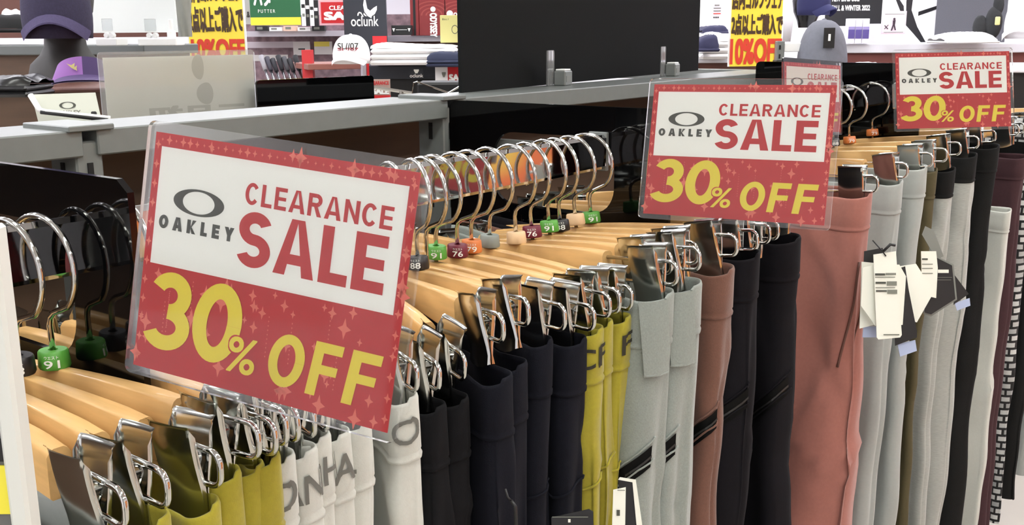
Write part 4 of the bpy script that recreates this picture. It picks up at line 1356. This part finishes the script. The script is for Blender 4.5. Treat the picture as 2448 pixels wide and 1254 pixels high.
for i, (x0_, x1_, lab) in enumerate(((982, 1002, 'narrow dark red golf box beside the small black boxes'), (1003, 1064, 'tall dark red golf box with ring pattern and white lettering'), (1066, 1130, 'dark red golf box with ring pattern behind the olive box'))):
    t, b_, w, h = carton('golf_box', lab, x0_, x1_, 0 if i else 2, 85, 5.35, M_bred, .09)
    if i == 0:
        obj('dark_band', MB().box((w*.5, -.0006, h*.5), (w*.3, .001, h)), M_dark, b_)
        continue
    rg = MB()
    for k in range(4):
        r0 = .25+.18*k; ro, ri = [], []
        for j in range(25):
            a = math.pi*j/24
            ro.append((w*(.5+r0*math.cos(a)), -.0008, h*(.55+.5*r0*math.sin(a)))); ri.append((w*(.5+(r0-.06)*math.cos(a)), -.0008, h*(.55+.5*(r0-.06)*math.sin(a))))
        ro = [(min(w, max(0, p[0])), p[1], min(h, p[2])) for p in ro]; ri = [(min(w, max(0, p[0])), p[1], min(h, p[2])) for p in ri]
        rg.grid([ri, ro])
    obj('ring_pattern', rg, M_bred2, b_)
    if i == 1:
        vs, fs = text_raw('ODYSSEY', heavy=.05)
        obj('lettering', MB().add([(w*(.42+v[1]*.28)*1.0-0+w*.0, -.0016-v[2], h*(.62-v[0]*.66)) for v in vs], [f[::-1] for f in fs]), M_white, b_)
        obj('golf_ball_print', MB().lathe([(w*.10, 0), (w*.10, .0006)], 20), M_white, b_, M=Matrix.Translation((w*.55, -.001, h*.72)) @ Matrix.Rotation(math.pi/2, 4, 'X'))
    else:
        text_obj('lettering', 'ODYSSEY', w*.30, w*1.0, h*.52, h*.63, M_white, b_, y=-.002, heavy=.05)
        obj('golf_ball_print', MB().lathe([(w*.12, 0), (w*.12, .0006)], 20), M_white, b_, M=Matrix.Translation((w*.16, -.001, h*.60)) @ Matrix.Rotation(math.pi/2, 4, 'X'))
t, b_, w, h = carton('small_box', 'small black box with white marks beside the red golf boxes', 936, 984, 61, 84, 5.25, M_dark, .08)
text_obj('lettering', '▼ ──── ▼', w*.05, w*.95, h*.35, h*.7, M_white, b_, y=-.001, heavy=.03)
t, b_, w, h = carton('olive_box', 'olive green square box with a ring mark in front of the red golf box', 1053, 1106, 38, 102, 5.0, mat('box_olive', (190, 184, 116), .55), .05)
rg = MB(); ro, ri = [], []
for j in range(28):
    a = 2*math.pi*j/28; ro.append((w*(.66+.15*math.cos(a)), -.001, h*(.48+.16*math.sin(a)))); ri.append((w*(.66+.125*math.cos(a)), -.001, h*(.48+.135*math.sin(a))))
obj('ring_mark', rg.grid([ri, ro], closed=True), M_ink, b_)
text_obj('lettering', 'Bloc:1', w*.1, w*.38, h*.82, h*.89, M_ink, b_, y=-.001)

# ---- right: beyond the black card
board('white_screen', 'white display board right of the black card', 'board', 1640, 1745, -80, 70, 6.6, 6.6, M_paper, .02)
board('price_list', 'price list sheet on the white display board', 'paper', 1699, 1726, 4, 56, 6.5, 6.5, mat('paper_pinkish', (232, 224, 232), .6), .003, texts=(('■■■', .3, .7, .16, .22, M_ink2, {}), ('────', .2, .85, .3, .34, M_ink2, {}), ('────', .2, .85, .42, .46, M_ink2, {}), ('────', .2, .85, .54, .58, M_pred, {}), ('■■■', .2, .7, .7, .76, M_ink, {})))
F_nv3 = mat('shirt_blue_black', (46, 46, 74), .9)
counter('display_table', 'white display table with folded clothes beside the yellow poster', 'table', 1640, 1900, 140, 150, 4.6, 4.6, mat('table_white', (226, 226, 232), .5), M_brown2, depth=.7)
folded('folded_clothes', 'pile of white folded clothes between the black card and yellow poster', 1676, 1752, 78, 142, 4.5, F_wcap, 3, .3, 21, .5, 'clothes')
folded('folded_clothes', 'blue black folded clothes on top of the white pile', 1680, 1744, 62, 80, 4.55, F_nv3, 1, .25, 22, .6, 'clothes')
folded('folded_clothes', 'navy folded garment in front of the white pile', 1668, 1722, 84, 124, 4.3, F_nv3, 1, .2, 23, .5, 'clothes')
# slotted post and white shelf bracket
M, w, h = upright(1853, 1876, 98, 162, 3.3, 3.3)
M.translation.z = 0; z_ = at(1864, 98, D=3.3).z
t = thing('slotted_post', 'grey slotted upright post in front of the yellow poster edge', 'post', M)
obj('upright', MB().box((w/2, .015, z_/2), (w*.8, .03, z_), bev=.002), M_frame, t)
for k in range(4): obj('slot', MB().box((w*.4, -.0004, z_-.02-k*.028), (w*.18, .001, .014)), M_slot, t)
obj('black_cap', MB().box((w*.4, .01, z_-.075), (w*.85, .05, .03), bev=.002), M_dark, t)
obj('arm', MB().box((w*2.2, .015, z_-.02), (w*3.2, .02, .028), bev=.002), M_paper, t)

# headwear corner
F_wm = mat('mannequin_white', (232, 232, 236), .5)
M, w, h = upright(1872, 1908, -90, 100, 4.4, 4.4)
t = thing('white_mannequin', 'white mannequin torso behind the navy cap', 'mannequin', M)
obj('torso', MB().lathe([(w*.5, 0), (w*.62, h*.25), (w*.85, h*.5), (w*.95, h*.7), (w*.6, h*.9), (w*.3, h)], 24, (w*.4, .1, 0), sy=.6), F_wm, t, smooth='all')
M, w, h = upright(1904, 1968, -40, 66, 4.1, 4.1)
t = thing('mannequin_head', 'glossy black mannequin head wearing the navy cap', 'mannequin', M)
obj('head', MB().lathe([(w*.30, 0), (w*.36, h*.15), (w*.5, h*.35), (w*.56, h*.6), (w*.45, h*.85), (w*.1, h*.98)], 24, (w*.5, .05, 0)), mat('head_black', (18, 18, 22), .25), t, smooth='all')
cap_thing('baseball_cap', 'navy baseball cap on the black mannequin head', 1906, 1982, -50, 36, 4.0, mat('cap_navy', (36, 38, 84), .8), turn=45)
F_gcap = mat('cap_grey', (112, 114, 124), .9, noise=.08, nscale=60, bump=.2, bscale=300)
t, w, h = cap_thing('knit_cap', 'large grey beanie with a black tag above the hidden sale sign', 1902, 2026, 50, 160, 3.3, F_gcap, brim=False, squash=1.0, cat='hat')
tg = obj('black_tag', MB().box((-w*.05, -w*.545, h*.62), (w*.21, .003, h*.42), bev=.001), M_dark, t, M=Matrix.Identity(4))
text_obj('tag_mark', '■', w*-.075, w*-.03, h*.56, h*.70, M_white, tg, y=-w*.545-.004)
board('season_poster', 'black season poster with white lettering behind the grey beanie', 'poster', 1972, 2106, -80, 62, 5.2, 5.2, mat('poster_black', (22, 22, 26), .5), .01, texts=(('NEW ERA® GOLF', .10, .60, .50, .60, M_white, dict(heavy=.04)), ('FALL & WINTER 2022', .10, .78, .66, .75, M_white, dict(heavy=.04))))
counter('white_counter', 'long white shelf counter on the far right with reddish body', 'counter', 2010, 2620, 104, 126, 4.6, 4.4, mat('table_white', (226, 226, 232), .5), mat('counter_red_brown', (118, 62, 56), .55), depth=.6)
M_tubew = mat('tube_white', (240, 238, 248), .4); M_tubep = mat('tube_purple', (92, 80, 150), .4)
for i in range(3):
    t, b_, w, h = carton('carton', 'white and purple carton, %s of three on the white counter' % ORD[i], 2026+i*17, 2042+i*17, 46, 104, 4.55, M_tubew, .045, group='purple cartons on the counter')
    obj('purple_band', MB().box((w*.5, -.0006, h*.38), (w*.96, .001, h*.36)), M_tubep, b_)
    obj('lilac_band', MB().box((w*.5, -.0006, h*.62), (w*.96, .001, h*.12)), mat('tube_lilac', (160, 150, 200), .4), b_)
carton('carton', 'low grey carton beside the purple cartons', 2072, 2104, 58, 104, 4.7, mat('carton_grey', (196, 196, 204), .5), .08)
t, w, h = board('golf_poster', 'white poster with sweeping black shapes behind the pink notice', 'poster', 2104, 2242, -90, 104, 5.0, 5.0, M_paper, .006)
sh = t.children[0]
pl = MB()
pl.add([(w*u, -.001, h*(1-v)) for u, v in ((.42, 0), (.60, 0), (.52, .35), (.50, .6), (.62, .8), (.80, 1.0), (.72, 1.0), (.56, .88), (.42, .78), (.40, .5))], [tuple(range(10))])
pl.add([(w*u, -.001, h*(1-v)) for u, v in ((.62, .62), (.98, .54), (.98, .58), (.62, .67))], [(0, 1, 2, 3)])
pl.add([(w*u, -.001, h*(1-v)) for u, v in ((.10, .30), (.36, .55), (.40, .75), (.30, .60))], [(0, 1, 2, 3)])
obj('black_shapes', pl, mat('poster_black', (22, 22, 26), .5), sh)
t, w, h = board('notice_card', 'pale pink notice with a small golfer figure', 'sign', 2106, 2164, 28, 82, 4.5, 4.5, mat('notice_pink', (236, 214, 226), .6), .003, rects=((.04, .96, .04, .96, mat('notice_pink2', (240, 224, 234), .6)),))
gf = MB()
gf.add([(w*u, -.003, h*(1-v)) for u, v in ((.44, .40), (.56, .38), (.54, .60), (.60, .82), (.54, .82), (.49, .64), (.44, .84), (.38, .84), (.45, .58))], [tuple(range(9))])
gf.add([(w*(.50+.05*math.cos(a)), -.003, h*(.66+.05*math.sin(a))) for a in [i*math.pi/5 for i in range(10)]], [tuple(range(10))])
gf.add([(w*u, -.003, h*(1-v)) for u, v in ((.10, .62), (.13, .60), (.28, .76), (.25, .78))], [(0, 1, 2, 3)]).add([(w*u, -.0031, h*(1-v)) for u, v in ((.26, .58), (.28, .60), (.12, .78), (.10, .76))], [(0, 1, 2, 3)])
obj('golfer_figure', gf, mat('ink_purple_black', (60, 44, 58), .6), t.children[0])
text_obj('lettering', '────────', w*.1, w*.9, h*.86, h*.88, M_ink2, t.children[0], y=-.003); text_obj('lettering', '────────', w*.1, w*.9, h*.08, h*.10, M_ink2, t.children[0], y=-.003)
board('mesh_panel', 'dark grey mesh panel standing on the white counter', 'panel', 2232, 2400, -90, 102, 4.9, 4.75, mat('mesh_grey', (88, 88, 94), .8, noise=.2, nscale=500), .02)
M, w, h = upright(2322, 2402, -10, 102, 4.45, 4.4)
t = thing('black_gloves', 'black gloves and straps hanging in front of the mesh panel', 'gloves', M)
for i, (cx, cz, rx, rz) in enumerate(((.22, .32, .22, .26), (.62, .42, .26, .34), (.72, .78, .16, .22))):
    obj('glove', MB().lathe([(w*rx*math.sin(math.pi*k/8)+.001, h*rz*(-math.cos(math.pi*k/8))) for k in range(9)], 14, (w*cx, .02, h*cz), sy=.35), mat('glove_black', (24, 26, 28), .6, noise=.4, nscale=60), t, smooth='all')
obj('buckle', MB().box((w*.72, -.03, h*.45), (.02, .01, .035), bev=.003), mat('buckle_gold', (220, 210, 140), .4), t)
cap_thing('baseball_cap', 'white cap at the right edge on the white counter', 2400, 2520, -20, 92, 4.2, F_wcap, turn=-40)
folded('folded_towel', 'white towels laid on the white counter by the mesh panel', 2262, 2392, 78, 104, 4.3, F_wcap, 1, .22, 31, .3, 'towel')
counter('low_counter', 'lower white topped counter with folded clothes beside the small sale sign', 'counter', 2020, 2700, 165, 174, 3.5, 3.4, mat('table_white', (226, 226, 232), .5), M_dark, depth=.7)
folded('folded_clothes', 'white folded clothes on the lower counter left of the small sale sign', 2034, 2150, 146, 168, 3.4, F_wcap, 1, .3, 33, .4, 'clothes')
# hidden second sale sign behind the middle sign
sale_sign(at(1872, 330, D=1.62), at(2012, 322, D=1.80), at(1884, 140, D=1.62), 'tilted clearance sign half hidden behind the middle sale sign', seed=5)

# ---- foreground board edge at the left
M, w, h = upright(-170, 77, 640, 1254, .44, .44)
zb_ = M.translation.z; h = h+zb_+.02; M.translation.z = 0
t = thing('edge_board', 'white edged printed board at the left edge of the photo', 'board', M)
obj('panel', MB().box((w/2-.004, .004, h/2), (w-.008, .006, h), bev=.001), mat('board_grey', (96, 96, 94), .5), t)
obj('white_edge', MB().box((w-.004, .003, h/2), (.0085, .011, h), bev=.0015), mat('edge_white', (206, 208, 202), .5), t)
zy = zb_
obj('yellow_print', MB().box((w*.42, .0004, zy+.016), (w*.82, .001, .022)), M_gyel, t)
obj('black_print', MB().box((w*.42, .0004, zy+.034), (w*.82, .001, .010)), M_dark, t)

# ---- hang tags: parts of the trousers they are tied to
M_tagw = mat('tag_white', (232, 232, 220), .5); M_tagk = mat('tag_black', (18, 18, 20), .45); M_tagl = mat('tag_lilac', (170, 182, 212), .5)
TR = {r['k']: r['t'] for r in ROWS+FAR if r.get('t')}


def hang_tag(key, pts, D, mt, name='hang_tag', th=.0008, lines=(), hole=True):
    """flat card whose corners stand at photo pixels pts at depth D, hanging beside the trousers"""
    t = TR[key]
    P = [at(x, y, D=D) for x, y in pts]
    inv = t.matrix_world.inverted()
    n = len(P)
    q = [inv @ p for p in P]; back = [inv @ (p+CF*th) for p in P]
    mb = MB().add(q+back, [tuple(range(n))[::-1], tuple(range(n, 2*n))]+[(i, (i+1) % n, n+(i+1) % n, n+i) for i in range(n)])
    o = obj(name, mb, mt, t)
    for (x0, x1, y0, y1, m_) in lines:
        L = [inv @ at(x, y, D=D-.0012) for x, y in ((x0, y0), (x1, y0), (x1, y1), (x0, y1))]
        obj('print_line', MB().add(L, [(0, 1, 2, 3)]), m_, o)
    return o


def tag_string(key, pts, D, r=.0009, mt=None):
    inv = TR[key].matrix_world.inverted()
    obj('tag_string', MB().tube([inv @ at(x, y, D=D) for x, y in pts], r, 6), mt or M_tagk, TR[key], smooth='all')


Dt = 1.46
hang_tag('c2', ((2066, 600), (2110, 592), (2122, 640), (2118, 776), (2058, 776)), Dt+.03, M_tagk)
hang_tag('c2', ((2055, 785), (2060, 625), (2090, 628), (2098, 775), (2090, 776)), Dt+.025, M_tagw)
hang_tag('c2', ((2064, 780), (2098, 780), (2098, 806), (2062, 806)), Dt+.03, M_tagl)
hang_tag('c3', ((2150, 636), (2190, 630), (2228, 690), (2228, 706), (2192, 770), (2168, 764)), Dt+.03, M_tagw)
hang_tag('c3', ((2152, 640), (2164, 636), (2172, 690), (2192, 790), (2192, 806), (2140, 826), (2136, 690)), Dt+.015, M_tagk)
hang_tag('c3', ((2146, 822), (2188, 812), (2192, 838), (2152, 852)), Dt+.02, M_tagl)
hang_tag('c2', ((2058, 730), (2062, 640), (2090, 632), (2150, 632), (2166, 660), (2158, 776), (2092, 778)), Dt+.008, M_tagw)
o = hang_tag('c2', ((2088, 608), (2142, 600), (2156, 800), (2152, 806), (2100, 811), (2096, 806)), Dt, M_tagw, lines=((2092, 2116, 653, 658, M_ink), (2117, 2142, 652, 657, M_ink2), (2093, 2118, 673, 678, M_ink), (2120, 2144, 672, 682, M_ink2), (2094, 2120, 693, 697, M_ink), (2121, 2145, 692, 702, M_ink2), (2092, 2140, 661, 663, M_ink2), (2093, 2140, 686, 688, M_ink2), (2112, 2150, 798, 801, M_ink2)))
tag_string('c2', ((2086, 574), (2108, 598), (2118, 612)), Dt-.002)
tag_string('c2', ((2112, 600), (2128, 584), (2140, 586)), Dt-.003, .0022)
Dk = 1.60
hang_tag('c5', ((2204, 560), (2212, 540), (2232, 550), (2256, 612), (2240, 622)), Dk+.03, mat('tag_grey', (122, 124, 118), .5))
hang_tag('c5', ((2202, 600), (2238, 600), (2242, 640), (2238, 712), (2204, 704)), Dk, M_tagw, lines=((2204, 2218, 617, 621, M_ink), (2204, 2230, 630, 632, M_ink2), (2204, 2230, 640, 642, M_ink2), (2204, 2230, 652, 654, M_ink2)))
o = hang_tag('c5', ((2212, 610), (2240, 612), (2280, 632), (2288, 716), (2226, 756), (2208, 750)), Dk+.012, mat('tag_grey', (122, 124, 118), .5))
hang_tag('c5', ((2214, 614), (2240, 616), (2276, 634), (2284, 714), (2226, 751), (2211, 746)), Dk+.009, M_tagk, lines=((2242, 2268, 644, 652, M_tagw), (2240, 2276, 662, 663, M_ink2), (2240, 2274, 668, 669, M_ink2)))
hang_tag('c6', ((2280, 654), (2316, 702), (2280, 728)), Dk+.05, M_tagk)
hang_tag('c6', ((2282, 724), (2318, 712), (2320, 730), (2288, 742)), Dk+.05, M_tagl)
# tags low on the near rail
hang_tag('h7', ((1466, 1170), (1496, 1164), (1494, 1300), (1462, 1300)), .93, M_tagw, lines=((1476, 1494, 1170, 1172, M_ink2), (1474, 1482, 1218, 1232, M_ink)))
hang_tag('h9', ((1478, 1146), (1512, 1150), (1532, 1300), (1490, 1300)), .95, M_tagk)
hang_tag('h9', ((1482, 1140), (1520, 1146), (1542, 1300), (1526, 1300), (1512, 1152), (1478, 1146)), .948, M_tagw)
hang_tag('h4', ((1318, 1236), (1408, 1216), (1418, 1222), (1420, 1300), (1320, 1300)), .90, M_tagk, lines=((1358, 1364, 1240, 1248, M_tagw), (1320, 1406, 1234, 1236, M_ink2)))
tag_string('W6', ((1208, 1168), (1214, 1188), (1222, 1196)), .80); tag_string('W6', ((1222, 1196), (1232, 1210), (1234, 1260)), .80, .0016)

# ---- salmon trousers: strap, ring, zipped pocket
r = [q for q in FAR if q['k'] == 'c1'][0]; t, c = r['t'], r['c']
zz = c.z0
obj('belt_loop', ribbon(c, -.150, zz+.000, -.150+.0001, zz+.0001, .001, .004) if False else MB().grid([[c.P(s_, zz-.002-.058*k/6, .004) for s_ in (-.160, -.150, -.140)] for k in range(7)]), F_pnk, t, smooth='all')
ring = [c.P(-.158+.014*math.cos(a), zz-.100+.011*math.sin(a), .006) for a in [i*math.pi/9 for i in range(10)]]
obj('cord_ring', MB().tube(ring, .0018, 8), M_tagk, t, smooth='all')
obj('pocket_zip', line_on(c, [(-.012, zz-.10), (-.028, zz-.20), (-.040, zz-.262)], .0022, .001), M_brown2, t, smooth='all')
obj('pocket_zip', line_on(c, [(.012, zz-.12), (.004, zz-.20), (-.006, zz-.275)], .0018, .001), M_brown2, t, smooth='all')

# ---- further bay beyond the last divider
rail(1.44, 2.5, RC, 'chrome clothes rail beyond the last divider panel')
for r in (dict(k='d0', X=1.62, yaw=-99, mt=F_wht, lab='white trousers showing as a strip beside the charcoal ones', ex=2412, kw=dict(z0=-.30, wr=.225, b=.012)),
          dict(k='d1', X=1.66, yaw=-99, mt=F_mar, lab='dark maroon trousers at the right edge', ex=2436, kw=dict(z0=-.185, wr=.235, b=.022)),
          dict(k='d2', X=1.74, yaw=-100, mt=F_chk, lab='black and white checked trousers at the right edge', ex=2466, kw=dict(z0=-.105, wr=.235, b=.022)),
          dict(k='d3', X=1.8, yaw=-100, mt=F_chr, lab='charcoal trousers beyond the checked ones', ex=2500, kw=dict(z0=-.15, wr=.235, b=.022)),
          dict(k='d4', X=1.9, yaw=-100, mt=F_lgr, lab='light grey trousers past the checked ones at the frame edge', ex=2535, kw=dict(z0=-.15, wr=.235, b=.022))):
    yw = math.radians(r['yaw']); lo, hi = 1.3, 3.4
    for it in range(40):
        mid = (lo+hi)/2; p = Matrix.Translation((mid, 0, RC)) @ Matrix.Rotation(yw, 4, 'Z') @ Vector((r['kw']['wr'], -.01, -.3))
        if proj(p)[0] < r['ex']: lo = mid
        else: hi = mid
    r['X'] = lo; r['yaw'] = yw; r['tilt'] = .1; r['mk'] = 'black'; r['num'] = None
    add_set(r, RC, 0)
    if r['k'] == 'd2': obj('belt', ribbon(r['c'], -.12, r['c'].z0-.075, .06, r['c'].z0-.075, .032, .003, 24), F_zip, r['t'])
